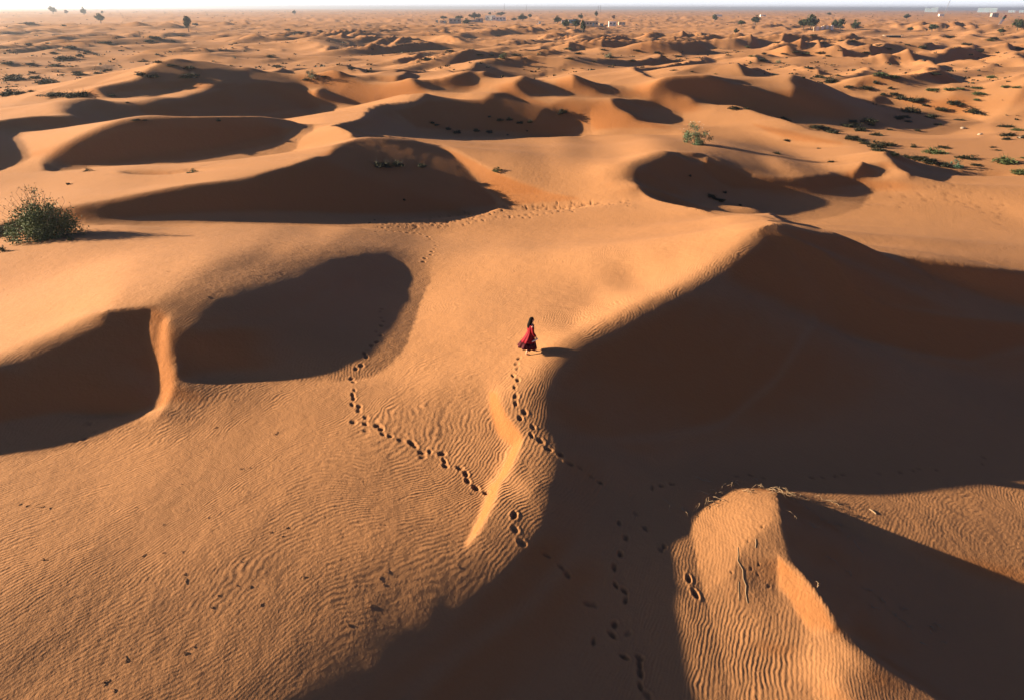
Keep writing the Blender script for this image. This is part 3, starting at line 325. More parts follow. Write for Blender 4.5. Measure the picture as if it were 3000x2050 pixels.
def far_height(x, y):
    """rolling barchan field of the far desert: warped, asymmetric waves on three scales"""
    o = (vnoise(x/150+9, y/150, 3)-.5)*5.0+(vnoise(x/60, y/60+4, 4)-.5)*2.4
    big = .45+1.0*vnoise(x/190+2, y/190+8, 5)
    for n, (L, be, k) in enumerate(((34, -60, 0), (19, -30, 1), (10, -72, 2))):
        cb, sb = math.cos(R(be)), math.sin(R(be))
        wx = vnoise(x/(2.3*L)+n*17, y/(2.3*L)+3*n, k); wy = vnoise(x/(.6*L)+5, y/(.6*L)+n*9, k+1)
        u = (x*cb+y*sb)/L+1.9*wx+.28*wy
        f = u-np.floor(u); c = .70
        prof = np.where(f < c, .35*(f/c)**1+.65*(f/c)**1.7, (1-(f-c)/(1-c))**1.25)
        amp = sstep(.30, .75, vnoise(x/(1.7*L)+n*7, y/(1.3*L)+31, k+2))
        o += .092*L*prof*amp*big*(1 if n < 2 else .7)
    return o-2.2
def height(x, y):
    S = x*CPH-y*SPH; T = x*SPH+y*CPH
    z = cubic(gs_, gt_, zz, S, T)
    for D_, a_, b_, c_ in ((DOM2, gs2, gt2, z2), (DOM3, gs3, gt3, z3)):
        inn = (sstep(D_[0]+1, D_[0]+3, S)*(1-sstep(D_[1]-3, D_[1]-1, S))*sstep(D_[2]+1, D_[2]+3, T)*(1-sstep(D_[3]-3, D_[3]-1, T)))
        m = inn > 0
        if m.any():
            z = z.copy(); z[m] = z[m]*(1-inn[m])+inn[m]*cubic(a_, b_, c_, S[m], T[m])
    r = np.hypot(x, y); az = np.abs(np.arctan2(x, y))
    wf = np.maximum(sstep(172, 202, y*.6+r*.4), sstep(R(50), R(62), az)*sstep(60, 110, r))
    wf = np.maximum(wf, sstep(120, 140, np.abs(x)))
    m = wf > 0
    if m.any():
        z = z.copy(); z[m] = z[m]*(1-wf[m])+wf[m]*far_height(x[m], y[m])*1.0
    q = sstep(88, 150, r)*(1-wf)*(az < R(55))
    m = q > 0
    if m.any():
        z = z.copy(); z[m] = z[m]+.20*q[m]*far_height(x[m], y[m])
    # gentle large swells and small hummocks everywhere
    z = z+.022*(vnoise(x/2.3, y/2.3, 3)-.5)+.014*(vnoise(x/.8, y/.8, 4)-.5)
    # the desert levels out towards the horizon
    return z*(1-sstep(450, 1500, r)*.40)*(1-sstep(2500, 6000, r)*.8)
def height1(x, y): return float(height(np.array([float(x)]), np.array([float(y)]))[0])
def ground_at(X, Y):
    """the ground point seen at picture position X, Y (2324 x 1588 picture)"""
    X = np.atleast_1d(np.asarray(X, float)); Y = np.atleast_1d(np.asarray(Y, float))
    d = np.stack([(X-1162)/FPX, math.cos(PITCH)+(794-Y)/FPX*math.sin(PITCH), -math.sin(PITCH)+(794-Y)/FPX*math.cos(PITCH)], 1)
    d /= np.linalg.norm(d, axis=1)[:, None]
    t = np.full(len(X), 8.0); done = np.zeros(len(X), bool)
    for k in range(900):
        z = CH+d[:, 2]*t-height(d[:, 0]*t, d[:, 1]*t)
        done |= z < .004*np.sqrt(t)*.2
        t = np.where(done | (t > 7000), t, t+np.maximum(z*.5, .01*np.maximum(1, t/40)))
        if done.all(): break
    x, y = d[:, 0]*t, d[:, 1]*t
    return np.stack([x, y, height(x, y)], 1)
# ---------------------------------------------------------------- materials
def mat(name):
    m = bpy.data.materials.new(name); m.use_nodes = True; nt = m.node_tree
    return m, nt, nt.nodes['Principled BSDF']
def N(nt, typ, **kw):
    n = nt.nodes.new(typ)
    for k, v in kw.items(): setattr(n, k, v)
    return n
def setin(n, **kw):
    for k, v in kw.items(): n.inputs[k.replace('_', ' ')].default_value = v
def math_node(nt, op, a, b=None, c=None):
    n = nt.nodes.new('ShaderNodeMath'); n.operation = op
    for i, v in enumerate((a, b, c)):
        if v is None: continue
        if isinstance(v, (int, float)): n.inputs[i].default_value = v
        else: nt.links.new(v, n.inputs[i])
    return n.outputs[0]
def noise(nt, vec, scale, detail=2, rough=.5):
    n = nt.nodes.new('ShaderNodeTexNoise'); n.inputs['Scale'].default_value = scale
    n.inputs['Detail'].default_value = detail; n.inputs['Roughness'].default_value = rough
    if vec is not None: nt.links.new(vec, n.inputs['Vector'])
    return n.outputs['Fac']
def mixc(nt, f, a, b):
    n = nt.nodes.new('ShaderNodeMix'); n.data_type = 'RGBA'
    for s, v in ((0, f), (6, a), (7, b)):
        if isinstance(v, (int, float)): n.inputs[s].default_value = v
        elif isinstance(v, tuple): n.inputs[s].default_value = (*v, 1)
        else: nt.links.new(v, n.inputs[s])
    return n.outputs[2]
def sand_material():
    m, nt, p = mat('dune_sand')
    L = nt.links.new
    tc = N(nt, 'ShaderNodeTexCoord'); pos = tc.outputs['Object']
    rip = N(nt, 'ShaderNodeAttribute', attribute_name='ripple'); slip = N(nt, 'ShaderNodeAttribute', attribute_name='slip')
    ph = N(nt, 'ShaderNodeAttribute', attribute_name='phase')
    # wind ripples: crests every 13 cm, bent by slow and fast noise
    w2 = noise(nt, pos, .55, 2, .55); w3 = noise(nt, pos, 2.6, 1)
    phase = math_node(nt, 'ADD', ph.outputs['Fac'], math_node(nt, 'ADD', math_node(nt, 'MULTIPLY', w2, 34.), math_node(nt, 'MULTIPLY', w3, 6.5)))
    s = math_node(nt, 'SINE', phase)
    am = math_node(nt, 'MULTIPLY', rip.outputs['Fac'], math_node(nt, 'MAXIMUM', .08, math_node(nt, 'SUBTRACT', math_node(nt, 'MULTIPLY', noise(nt, pos, .55, 3, .6), 3.4), .75)))
    hr = math_node(nt, 'MULTIPLY', math_node(nt, 'MULTIPLY', s, .0026), am)
    hg = math_node(nt, 'MULTIPLY', noise(nt, pos, 9., 4, .65), .014)
    hf = math_node(nt, 'MULTIPLY', noise(nt, pos, 60., 2, .6), .0016)
    # avalanche streaks on slip faces are stretched down the slope by the mesh itself; here only fine grain
    hm = math_node(nt, 'MULTIPLY', noise(nt, pos, 2.4, 4, .6), .034)
    h = math_node(nt, 'ADD', math_node(nt, 'ADD', hr, hm), math_node(nt, 'ADD', hg, hf))
    b = N(nt, 'ShaderNodeBump'); setin(b, Strength=1.0, Distance=1.0); L(h, b.inputs['Height']); L(b.outputs[0], p.inputs['Normal'])
    c0 = mixc(nt, noise(nt, pos, .035, 4, .55), (.33, .152, .062), (.45, .222, .096))
    c1 = mixc(nt, math_node(nt, 'MULTIPLY', noise(nt, pos, 1.1, 3, .6), .35), c0, (.27, .130, .064))
    g = N(nt, 'ShaderNodeTexNoise'); setin(g, Scale=240.0, Detail=1.0); L(pos, g.inputs['Vector'])
    c2 = mixc(nt, math_node(nt, 'MULTIPLY', g.outputs['Fac'], .30), c1, (.47, .255, .125))
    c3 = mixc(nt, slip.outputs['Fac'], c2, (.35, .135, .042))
    tr = N(nt, 'ShaderNodeAttribute', attribute_name='trodden')      # base colour darkens with the depth of each footprint
    c4 = mixc(nt, math_node(nt, 'MULTIPLY', tr.outputs['Fac'], .55), c3, (.16, .075, .038))
    L(c4, p.inputs['Base Color']); setin(p, Roughness=.95); p.inputs['Specular IOR Level'].default_value = .15
    return m
SAND = sand_material()

# ---------------------------------------------------------------- the sand sheet
def columns():
    def seg(a, b, st): return list(np.arange(a, b, st))
    out = []
    for a, b, st in ((-180, -60, 6), (-60, -44, .6), (-44, -22, .185), (-22, 28, .1), (28, 44, .185), (44, 60, .6), (60, 180, 6)):
        out += seg(a, b, st)
    return np.radians(np.array(out))
def rows():
    r = [0.8, 2, 4, 6, 8]
    while r[-1] < 30000:
        q = r[-1]
        st = .0030 if q < 34 else .0023 if q < 58 else (.0045 if q < 200 else (.009 if q < 900 else (.02 if q < 4000 else .08)))
        r.append(q+max(q*st, .04 if q > 9 else .25))
    return np.array(r)
AZ, RR = columns(), rows()
print('ground triangles', 2*len(AZ)*len(RR), 'grid', len(AZ), len(RR), len(AZ)*len(RR))
GX = (np.sin(AZ)[None, :]*RR[:, None]).ravel(); GY = (np.cos(AZ)[None, :]*RR[:, None]).ravel()
GZ = height(GX, GY)
def cvpts(f, pts):
    x0, y0 = {'I': (2000, 1400)}[f]
    q = [((x0+u/2.324)*.774667, (y0+v/2.324)*.774667) for u, v in pts]
    return [(a[0]+(b[0]-a[0])*k/5, a[1]+(b[1]-a[1])*k/5) for a, b in zip(q, q[1:]) for k in range(5)]+[q[-1]]
# footprints pressed into the sand
FOOT = []          # x, y, direction, length, width, depth
def add_track(pts, size=.25, depth=.055, jit=.0):
    P = ground_at([p[0] for p in pts], [p[1] for p in pts])
    for i, q in enumerate(P):
        a = P[max(i-1, 0)]; b = P[min(i+1, len(P)-1)]
        FOOT.append((q[0], q[1], math.atan2(b[1]-a[1], b[0]-a[0])+random.uniform(-.3, .3), size*random.uniform(.85, 1.15), size*random.uniform(.5, .8), depth*random.uniform(.5, 1.15)))
random.seed(3)
for k_, tr in enumerate(TRACKS): add_track(tr, *((.33, .085) if k_ == 0 else (.27, .06)))
for tr in FAINT: add_track(tr, .26, .05)
for tr in HOLES: add_track(tr, .12, .03)
for pts, n, wid in SCATTER:
    ax = np.array(pts, float); L_ = np.r_[0, np.cumsum(np.hypot(*np.diff(ax, axis=0).T))]
    q = []
    for k in range(n):
        d = random.random()*L_[-1]; q.append((np.interp(d, L_, ax[:, 0])+random.gauss(0, 1)*wid*2, np.interp(d, L_, ax[:, 1])+random.gauss(0, 1)*wid))
    add_track(q, .30, .085)
GRID = GZ.reshape(len(RR), len(AZ)); GXX = GX.reshape(GRID.shape); GYY = GY.reshape(GRID.shape)
DR = np.zeros_like(GRID)
for (fx, fy, an, ln, wd, dp) in FOOT:
    r = math.hypot(fx, fy); a = math.atan2(fx, fy); ext = .5
    i0, i1 = np.searchsorted(RR, [r-ext, r+ext]); j0, j1 = np.searchsorted(AZ, [a-ext/r, a+ext/r])
    X_ = GXX[i0:i1, j0:j1]-fx; Y_ = GYY[i0:i1, j0:j1]-fy; ca, sa = math.cos(an), math.sin(an)
    U = X_*ca+Y_*sa; V = -X_*sa+Y_*ca
    q = np.sqrt((U/(ln*.5))**2+(V/(wd*.5))**2)
    d = -dp*np.exp(-(q/.95)**4)+dp*.26*np.exp(-((q-1.5)/.38)**2)
    blk = DR[i0:i1, j0:j1]; blk[...] = np.where(np.abs(d) > np.abs(blk), d, blk)
GZ = (GRID+DR).ravel()
def sheet(name, gx, gy, gz, nr, nc, material, closed=True):
    idx = np.arange(nr*nc).reshape(nr, nc)
    a = idx[:-1, :]; bnx = np.roll(idx, -1, 1)
    q = np.stack([idx[:-1], bnx[:-1], bnx[1:], idx[1:]], -1).reshape(-1, 4)[:, ::-1]
    me = bpy.data.meshes.new(name); me.vertices.add(nr*nc)
    me.vertices.foreach_set('co', np.stack([gx, gy, gz], 1).astype(np.float32).ravel())
    me.loops.add(q.size); me.loops.foreach_set('vertex_index', q.ravel().astype(np.int32))
    me.polygons.add(len(q)); me.polygons.foreach_set('loop_start', (np.arange(len(q))*4).astype(np.int32))
    me.polygons.foreach_set('loop_total', np.full(len(q), 4, np.int32))
    me.polygons.foreach_set('use_smooth', np.ones(len(q), bool))
    me.update(); me.validate(); me.materials.append(material)
    o = bpy.data.objects.new(name, me); COL.objects.link(o); return o
ground = sheet('desert_ground', GX, GY, GZ, len(RR), len(AZ), SAND)
ground['kind'] = 'structure'
# per-vertex fields: ripple strength, ripple phase, slip-face sand
PXX, PYY = project(GX, GY, GZ)
PXX = np.where(GY < 1, -5000, PXX)
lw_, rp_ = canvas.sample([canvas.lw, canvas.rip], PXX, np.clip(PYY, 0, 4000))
ins = ((GY > 2) & (np.hypot(GX, GY) < 150)).astype(float)
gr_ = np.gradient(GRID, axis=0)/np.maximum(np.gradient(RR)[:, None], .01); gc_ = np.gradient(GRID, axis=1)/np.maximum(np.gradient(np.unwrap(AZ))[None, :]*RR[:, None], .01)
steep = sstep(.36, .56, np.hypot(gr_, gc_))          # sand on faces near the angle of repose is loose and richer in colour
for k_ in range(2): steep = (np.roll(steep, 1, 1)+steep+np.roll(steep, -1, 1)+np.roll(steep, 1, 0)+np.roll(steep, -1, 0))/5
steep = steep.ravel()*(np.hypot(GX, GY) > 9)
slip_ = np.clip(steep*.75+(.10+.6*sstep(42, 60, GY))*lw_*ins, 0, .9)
rip_ = np.where(ins > 0, rp_, .5)*(1-.9*steep)
K_ = 2*math.pi/.125
th = R(-28)
ph_ = K_*(GX*math.cos(th)+GY*math.sin(th))+K_*3.6*(vnoise(GX/9., GY/9., 2)+.5*vnoise(GX/4.+3, GY/4., 3))
trod_ = np.clip(-DR.ravel()/.04, 0, 1)
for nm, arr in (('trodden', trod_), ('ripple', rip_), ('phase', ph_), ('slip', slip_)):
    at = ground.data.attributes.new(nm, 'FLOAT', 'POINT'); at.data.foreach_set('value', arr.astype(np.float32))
# ---------------------------------------------------------------- helpers for things
def link(name, me, material=None, parent=None, kind=None):
    o = bpy.data.objects.new(name, me); COL.objects.link(o)
    if material is not None and me is not None and not me.materials: me.materials.append(material)
    if parent is not None: o.parent = parent
    if kind: o['kind'] = kind
    return o
def tag(o, label, cat, group=None):
    assert 4 <= len(label.split()) <= 16, label
    o['label'] = label; o['category'] = cat
    if group: o['group'] = group
    return o
def thing(name, label, cat, loc, rz=0, group=None):
    o = bpy.data.objects.new(name, None); COL.objects.link(o); o.empty_display_size = .2
    o.location = loc; o.rotation_euler = (0, 0, rz); return tag(o, label, cat, group)
class MB:
    def __init__(s): s.v = []; s.f = []; s.n = 0
    def add(s, v, f):
        v = np.asarray(v, float).reshape(-1, 3); s.v.append(v); s.f += [tuple(i+s.n for i in q) for q in f]; s.n += len(v)
    def box(s, x0, x1, y0, y1, z0, z1):
        s.add([(x0,y0,z0),(x1,y0,z0),(x1,y1,z0),(x0,y1,z0),(x0,y0,z1),(x1,y0,z1),(x1,y1,z1),(x0,y1,z1)],
              [(3,2,1,0),(4,5,6,7),(0,1,5,4),(1,2,6,5),(2,3,7,6),(3,0,4,7)])
    def tube(s, pts, rad, n=5):
        pts = [Vector(p) for p in pts]; rings = []
        for i, p in enumerate(pts):
            d = (pts[min(i+1, len(pts)-1)]-pts[max(i-1, 0)]).normalized()
            u = d.cross(Vector((.3, .5, .81))).normalized(); w = d.cross(u)
            r = rad[i] if hasattr(rad, '__len__') else rad
            rings.append([p+(u*math.cos(2*math.pi*k/n)+w*math.sin(2*math.pi*k/n))*r for k in range(n)])
        v = [tuple(q) for rg in rings for q in rg]; f = []
        for i in range(len(pts)-1):
            for k in range(n): f.append((i*n+k, i*n+(k+1) % n, (i+1)*n+(k+1) % n, (i+1)*n+k))
        f.append(tuple(range(n))[::-1]); f.append(tuple((len(pts)-1)*n+k for k in range(n)))
        s.add(v, f)
    def lathe(s, rings, n=20):
        """rings: (centre x, centre y, z, radius x, radius y, fold amount, fold count)"""
        v = []
        for i, (cx, cy, z, rx, ry, fa, fc) in enumerate(rings):
            for k in range(n):
                a = 2*math.pi*k/n; q = 1+fa*math.sin(fc*a+i*.35)
                v.append((cx+rx*q*math.cos(a), cy+ry*q*math.sin(a), z))
        f = [(i*n+k, i*n+(k+1) % n, (i+1)*n+(k+1) % n, (i+1)*n+k) for i in range(len(rings)-1) for k in range(n)]
        s.add(v, f)
    def mesh(s, name, smooth=False):
        me = bpy.data.meshes.new(name); me.from_pydata(np.concatenate(s.v).tolist(), [], s.f); me.update()
        if smooth: me.polygons.foreach_set('use_smooth', np.ones(len(me.polygons), bool))
        return me
def flat_mat(name, col, rough=.85, var=.25, scale=3.0, spec=.2):
    m, nt, p = mat(name); tc = N(nt, 'ShaderNodeTexCoord')
    f = noise(nt, tc.outputs['Object'], scale, 3, .6)
    a = tuple(c*(1-var) for c in col); b = tuple(min(1, c*(1+var)) for c in col)
    nt.links.new(mixc(nt, f, a, b), p.inputs['Base Color']); setin(p, Roughness=rough); p.inputs['Specular IOR Level'].default_value = spec
    return m
def leaf_mat(name, dark, light, scale=2.5):
    m, nt, p = mat(name); tc = N(nt, 'ShaderNodeTexCoord')
    f = noise(nt, tc.outputs['Object'], scale, 2, .6); g = noise(nt, tc.outputs['Object'], scale*9, 1)
    nt.links.new(mixc(nt, math_node(nt, 'MULTIPLY', math_node(nt, 'ADD', f, g), .5), dark, light), p.inputs['Base Color'])
    setin(p, Roughness=.7); p.inputs['Specular IOR Level'].default_value = .25
    return m
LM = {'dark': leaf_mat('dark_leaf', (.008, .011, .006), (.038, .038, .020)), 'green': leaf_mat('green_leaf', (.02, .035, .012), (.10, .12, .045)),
      'big': leaf_mat('bush_leaf', (.02, .045, .016), (.17, .23, .08), 1.6), 'pale': leaf_mat('pale_leaf', (.07, .08, .05), (.28, .27, .17)),
      'teal': leaf_mat('teal_leaf', (.02, .06, .045), (.07, .15, .11)), 'flower': leaf_mat('sage_leaf', (.03, .06, .03), (.17, .23, .13)),
      'RED': leaf_mat('reddish_leaf', (.05, .025, .02), (.12, .06, .045)), 'tree': leaf_mat('tree_leaf', (.012, .022, .010), (.05, .07, .03), .4)}
BARK = flat_mat('bark', (.10, .07, .05)); BLOOM = flat_mat('white_bloom', (.75, .72, .68))
def leaves(mb, rng, n, centre, rad, leaf, elmin=-.15, clumps=26, spread=.30):
    """n leaf-sized faces gathered in clumps through an uneven crown"""
    C = []
    for k in range(clumps):
        a = rng.uniform(0, 2*math.pi); u = rng.uniform(0, 1)**.45; el = math.asin(rng.uniform(elmin, 1))
        q = u*(.75+.3*math.sin(3*a+1.3)*math.cos(2*el)); C.append((math.cos(a)*math.cos(el)*rad[0]*q, math.sin(a)*math.cos(el)*rad[1]*q, math.sin(el)*rad[2]*q))
    C = np.array(C); idx = rng.integers(0, clumps, n)
    p = C[idx]+rng.normal(0, 1, (n, 3))*np.array(rad)*spread*np.array([.8, .8, .65])
    p[:, 2] = np.maximum(p[:, 2], -rad[2]*(.05 if elmin > -.5 else 1))
    p = p+np.array(centre)
    d1 = rng.normal(0, 1, (n, 3)); d1 /= np.linalg.norm(d1, axis=1)[:, None]; d2 = np.cross(d1, rng.normal(0, 1, (n, 3))); d2 /= np.linalg.norm(d2, axis=1)[:, None]
    L_ = leaf*rng.uniform(.6, 1.3, (n, 1)); W_ = L_*.45
    v = np.stack([p-d1*L_*.5, p+d2*W_*.5, p+d1*L_*.5, p-d2*W_*.5], 1).reshape(-1, 3)
    mb.add(v, [(4*i, 4*i+1, 4*i+2, 4*i+3) for i in range(n)])
    return C+np.array(centre)
# unit crowns: 1 m wide; shared between the small plants
SHRUBS = {}
for k in range(5):
    rng = np.random.default_rng(40+k); mb = MB()
    leaves(mb, rng, 620, (0, 0, .02), (.46, .40, .36), .115, clumps=16, spread=.24)
    for j in range(9):
        a = rng.uniform(0, 6.28); q = rng.uniform(.25, .5); mb.tube([(0, 0, -.05), (math.cos(a)*q*.5, math.sin(a)*q*.5, .2), (math.cos(a)*q, math.sin(a)*q, rng.uniform(.3, .55))], [.012, .008, .004], 3)
    base = mb.mesh('shrub_foliage')
    for kind in ('dark', 'green', 'pale', 'teal'):
        me = base.copy(); me.materials.append(LM[kind]); SHRUBS[(k, kind)] = me
ORD = 'first second third fourth fifth sixth seventh eighth ninth tenth eleventh twelfth thirteenth fourteenth fifteenth sixteenth seventeenth eighteenth nineteenth twentieth'.split()
def ordinal(k, n):
    if k == 0: return 'leftmost'
    if k == n-1: return 'rightmost'
    if k < 20: return ORD[k]+' from left'
    if n-1-k < 20: return ORD[n-1-k]+' from right'
    q = k+1; return ('thirtieth' if q == 30 else ('thirty-' if q > 30 else 'twenty-')+ORD[q % 10-1])+' from left'
def at_flat(X, Y):
    """ground point in the direction of picture position X, Y at the distance the level plain has there"""
    dy = math.cos(PITCH)+(794-Y)/FPX*math.sin(PITCH); dz = -math.sin(PITCH)+(794-Y)/FPX*math.cos(PITCH); dx = (X-1162)/FPX
    t = min((CH-.5)/max(-dz, .0030), 1600.)
    # stand on the highest sand near by, as trees and huts on such plains do
    tt = t*np.linspace(.93, 1.07, 29); xx, yy = dx*tt, dy*tt; hh_ = height(xx, yy); k = int(np.argmax(hh_))
    return np.array([xx[k], yy[k], hh_[k]])
def slant(p): return math.sqrt(p[0]**2+p[1]**2+(CH-p[2])**2)
random.seed(11)
allz = [(ph, kd, k, len(it), q) for ph, kd, it in PLANT_ZONES for k, q in enumerate(it)]
P_ = ground_at([q[4][0] for q in allz], [q[4][1] for q in allz])
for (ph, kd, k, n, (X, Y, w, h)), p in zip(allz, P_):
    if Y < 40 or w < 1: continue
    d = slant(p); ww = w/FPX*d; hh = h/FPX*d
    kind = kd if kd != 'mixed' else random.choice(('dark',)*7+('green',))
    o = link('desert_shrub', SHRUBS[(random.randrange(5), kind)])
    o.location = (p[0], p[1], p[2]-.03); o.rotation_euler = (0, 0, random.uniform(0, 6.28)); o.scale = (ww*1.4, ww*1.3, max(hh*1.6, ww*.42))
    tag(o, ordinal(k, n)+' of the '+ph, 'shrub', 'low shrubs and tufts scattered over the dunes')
def big_shrub(label, kind, X, Y, w, h):
    p = ground_at(X, Y)[0]; d = slant(p); ww = w/FPX*d*(1.25 if kind == 'flower' else 1); hh = h/FPX*d/.93*(1.3 if kind == 'flower' else 1)
    rng = np.random.default_rng(int(X)+7); leafy = {'big': 10500, 'flower': 3800, 'pale': 900, 'teal': 900}.get(kind, 650)
    t = thing('desert_bush', label, 'bush', (p[0], p[1], p[2]-.04), 0, None)
    mb = MB(); leaf = {'big': .17, 'flower': .16}.get(kind, .07)*(1 if kind in ('big', 'flower') else max(1, ww/1.2))
    C = leaves(mb, rng, leafy, (0, 0, hh*.08), (ww*.46, ww*.38, hh*.80), leaf, clumps=110 if kind == 'big' else 22, spread=.13)
    link('foliage', mb.mesh('foliage'), LM[kind if kind in LM else 'green'], t)
    sb = MB(); bl = MB()
    for j, c_ in enumerate(C[::2]):
        mid = (c_[0]*.45+rng.normal(0, .03)*ww, c_[1]*.45, c_[2]*.5); sb.tube([(c_[0]*.12, c_[1]*.12, -.1), mid, tuple(c_)], [.022*ww/3+.006, .014, .005], 4)
    if kind in ('big', 'flower'):
        for j in range(44 if kind == 'big' else 26):
            a = rng.uniform(0, 6.28); q = rng.uniform(.15, .95); c0 = np.array((math.cos(a)*q*ww*.5, math.sin(a)*q*ww*.4, hh*(.90-.55*q*q)*rng.uniform(.75, 1.0)))
            tip = c0+np.array((rng.normal(0, .08)*ww*.5, 0, hh*rng.uniform(.03, .13)))
            sb.tube([tuple(c0*.7), tuple(c0), tuple(tip)], [.012, .009, .006], 3)
            (bl if kind == 'flower' else mb) and leaves(bl, rng, 7, tuple(tip), (.05, .05, .06), .06 if kind == 'flower' else .07, clumps=3, spread=.5)
        link('flower_head' if kind == 'flower' else 'shoot_tip', bl.mesh('tips'), BLOOM if kind == 'flower' else LM['green'], t)
    link('stems', sb.mesh('stems'), BARK, t)
for (lb, kd, (X, Y, w, h)) in UNIQUE_PLANTS: big_shrub(lb, kd, X, Y, w, h)
# ---------------------------------------------------------------- trees on the plain
TREE = []
for k in range(5):
    rng = np.random.default_rng(70+k); mb = MB()
    leaves(mb, rng, 1500, (0, 0, .50), (.40, .38, .42), .12, clumps=30, spread=.20, elmin=-.95)
    tb = MB(); tb.tube([(0, 0, -.3), (.02, 0, .12), (-.01, .02, .40)], [.045, .035, .025], 6)
    for j in range(6):
        a = j*1.05+k; tb.tube([(0, .01, .25), (math.cos(a)*.15, math.sin(a)*.15, .48), (math.cos(a)*.28, math.sin(a)*.28, .68)], [.022, .014, .006], 4)
    b = mb.mesh('crown'); c1 = b.copy(); b.materials.append(LM['tree']); c1.materials.append(LM['RED']); t = tb.mesh('trunk'); t.materials.append(BARK); TREE.append((b, c1, t))
for i, (lb, kd, (X, Y, w, h)) in enumerate(TREE_LIST):
    p = ground_at(X, Y)[0] if Y > 60 else at_flat(X, Y)
    d = slant(p); ww = w/FPX*d; hh = h/FPX*d
    t = thing('desert_tree', lb, 'tree', (p[0], p[1], p[2]), i*1.7, 'trees standing on the desert plain'); m = TREE[i % 5]
    for nm, me in (('crown', m[1] if kd == 'RED' else m[0]), ('trunk', m[2])):
        o = link(nm, me, None, t); o.scale = (ww*1.15, ww*1.15, hh*1.15)
# scrub too small and too plentiful to tell apart
rng = np.random.default_rng(9); n = 9000
rr = np.exp(rng.uniform(math.log(170), math.log(5200), n)); aa = rng.uniform(R(-40), R(40), n)
sx, sy = rr*np.sin(aa), rr*np.cos(aa)
dens = vnoise(sx/130, sy/130, 1)*.6+vnoise(sx/45, sy/45, 2)*.6
keep = dens > rng.uniform(.35, .95, n); sx, sy, rr = sx[keep], sy[keep], rr[keep]; sz = height(sx, sy); n = len(sx)
sw = rng.uniform(.35, 1.0, n)**1.5*(1.0+rr/900.)*1.1; hh = sw*rng.uniform(.3, .6, n)
mb = MB(); q = 7
for j in range(q):
    pass
cen = np.stack([sx, sy, sz], 1)
V = []
for j in range(q):
    off = rng.normal(0, .33, (n, 3))*np.stack([sw, sw, hh*.5], 1); off[:, 2] = np.abs(off[:, 2])+hh*.25
    d1 = rng.normal(0, 1, (n, 3)); d1 /= np.linalg.norm(d1, axis=1)[:, None]; d2 = np.cross(d1, rng.normal(0, 1, (n, 3))); d2 /= np.linalg.norm(d2, axis=1)[:, None]
    s_ = (sw*.45)[:, None]; pc = cen+off
    V.append(np.stack([pc-d1*s_*.6, pc+d2*s_*.5, pc+d1*s_*.6, pc-d2*s_*.5], 1))
V = np.concatenate(V).reshape(-1, 3); mb.add(V, [(4*i, 4*i+1, 4*i+2, 4*i+3) for i in range(len(V)//4)])
so = link('distant_scrub', mb.mesh('scrub'), LM['dark'], None, 'stuff')
so['label'] = 'countless dark scrub tufts dotting the far desert plain'; so['category'] = 'scrub'
# ---------------------------------------------------------------- hamlet, walls, masts, towers, flag
WHITE = flat_mat('white_wall', (.72, .70, .66), .9, .08, 1.); CREAM = flat_mat('cream_wall', (.55, .45, .30), .9, .12, 1.)
GREY = flat_mat('grey_wall', (.34, .30, .27), .9, .2, 1.); ROOF = flat_mat('roof_sheet', (.62, .55, .42), .7, .15, 1.)
DARKW = flat_mat('window_dark', (.04, .05, .06), .3, .1); BLUE = flat_mat('blue_paint', (.20, .38, .48), .7, .1); TOWERC = flat_mat('pale_blue_wall', (.38, .46, .54), .9, .06, .05); STEEL = flat_mat('mast_steel', (.22, .22, .23), .6, .1)
def house(name, label, cat, X, Y, w, h, wall, roofm=None, rot=0., depth=.5, wins=4, lean=None, eave=.25, group=None):
    p = at_flat(X, Y) if Y < 66 else ground_at(X, Y)[0]
    d = slant(p); W = w/FPX*d; H = h/FPX*d; D = W*depth
    t = thing(name, label, cat, tuple(p), rot, group)
    m = MB(); m.box(-W/2, W/2, -D/2, D/2, -2, H); link('wall', m.mesh('wall'), wall, t)
    m = MB(); m.box(-W/2-eave, W/2+eave, -D/2-eave, D/2+eave, H+.003, H+.3); link('roof', m.mesh('roof'), roofm or wall, t)
    for k in range(wins):
        x = -W/2+(k+.5)*W/wins; m = MB(); ww = min(W/wins*.32, 1.1)
        m.box(x-ww, x+ww, -D/2-.06, -D/2+.05, H*.35, H*.75); link('window', m.mesh('window'), DARKW, t)
    m = MB(); m.box(W*.18-.6, W*.18+.6, -D/2-.09, -D/2+.05, -.2, min(2.3, H*.7)); link('door', m.mesh('door'), BLUE, t)
    return t
T2 = lambda u, v: ((1000+u/2.324)*.77467, v/2.324*.77467)
T3 = lambda u, v: ((2000+u/2.324)*.77467, v/2.324*.77467)
def hs(f, u, v, w, h, *a, **k):
    X, Y = f(u, v); return lambda name, label, cat, wall, **kk: house(name, label, cat, X, Y, w/3., h/3., wall, **kk)
hs(T2, 1010, 137, 60, 26)('white_house', 'tall sunlit white block of the house left of centre on the plain', 'house', WHITE, wins=2, depth=.7)
hs(T2, 1070, 138, 80, 20)('house_wing', 'long white wing with dark openings beside the tall white block', 'house', WHITE, wins=4, depth=.35)
hs(T2, 985, 137, 16, 12)('shed', 'tiny white shed left of the white house', 'shed', WHITE, wins=1)
hs(T2, 935, 150, 44, 20)('kiosk', 'small hut with a dark front at the right end of the compound', 'hut', GREY, roofm=ROOF, wins=1)
hs(T2, 890, 150, 50, 10)('lean_to', 'low open shelter right of the compound trees', 'shelter', GREY, roofm=ROOF, wins=2)
hs(T2, 770, 150, 70, 22)('compound_house', 'grey blue house half hidden by compound trees', 'house', GREY, wins=3)
hs(T2, 690, 148, 40, 12)('hut', 'small pale hut at the left end of the compound', 'hut', CREAM, wins=1)
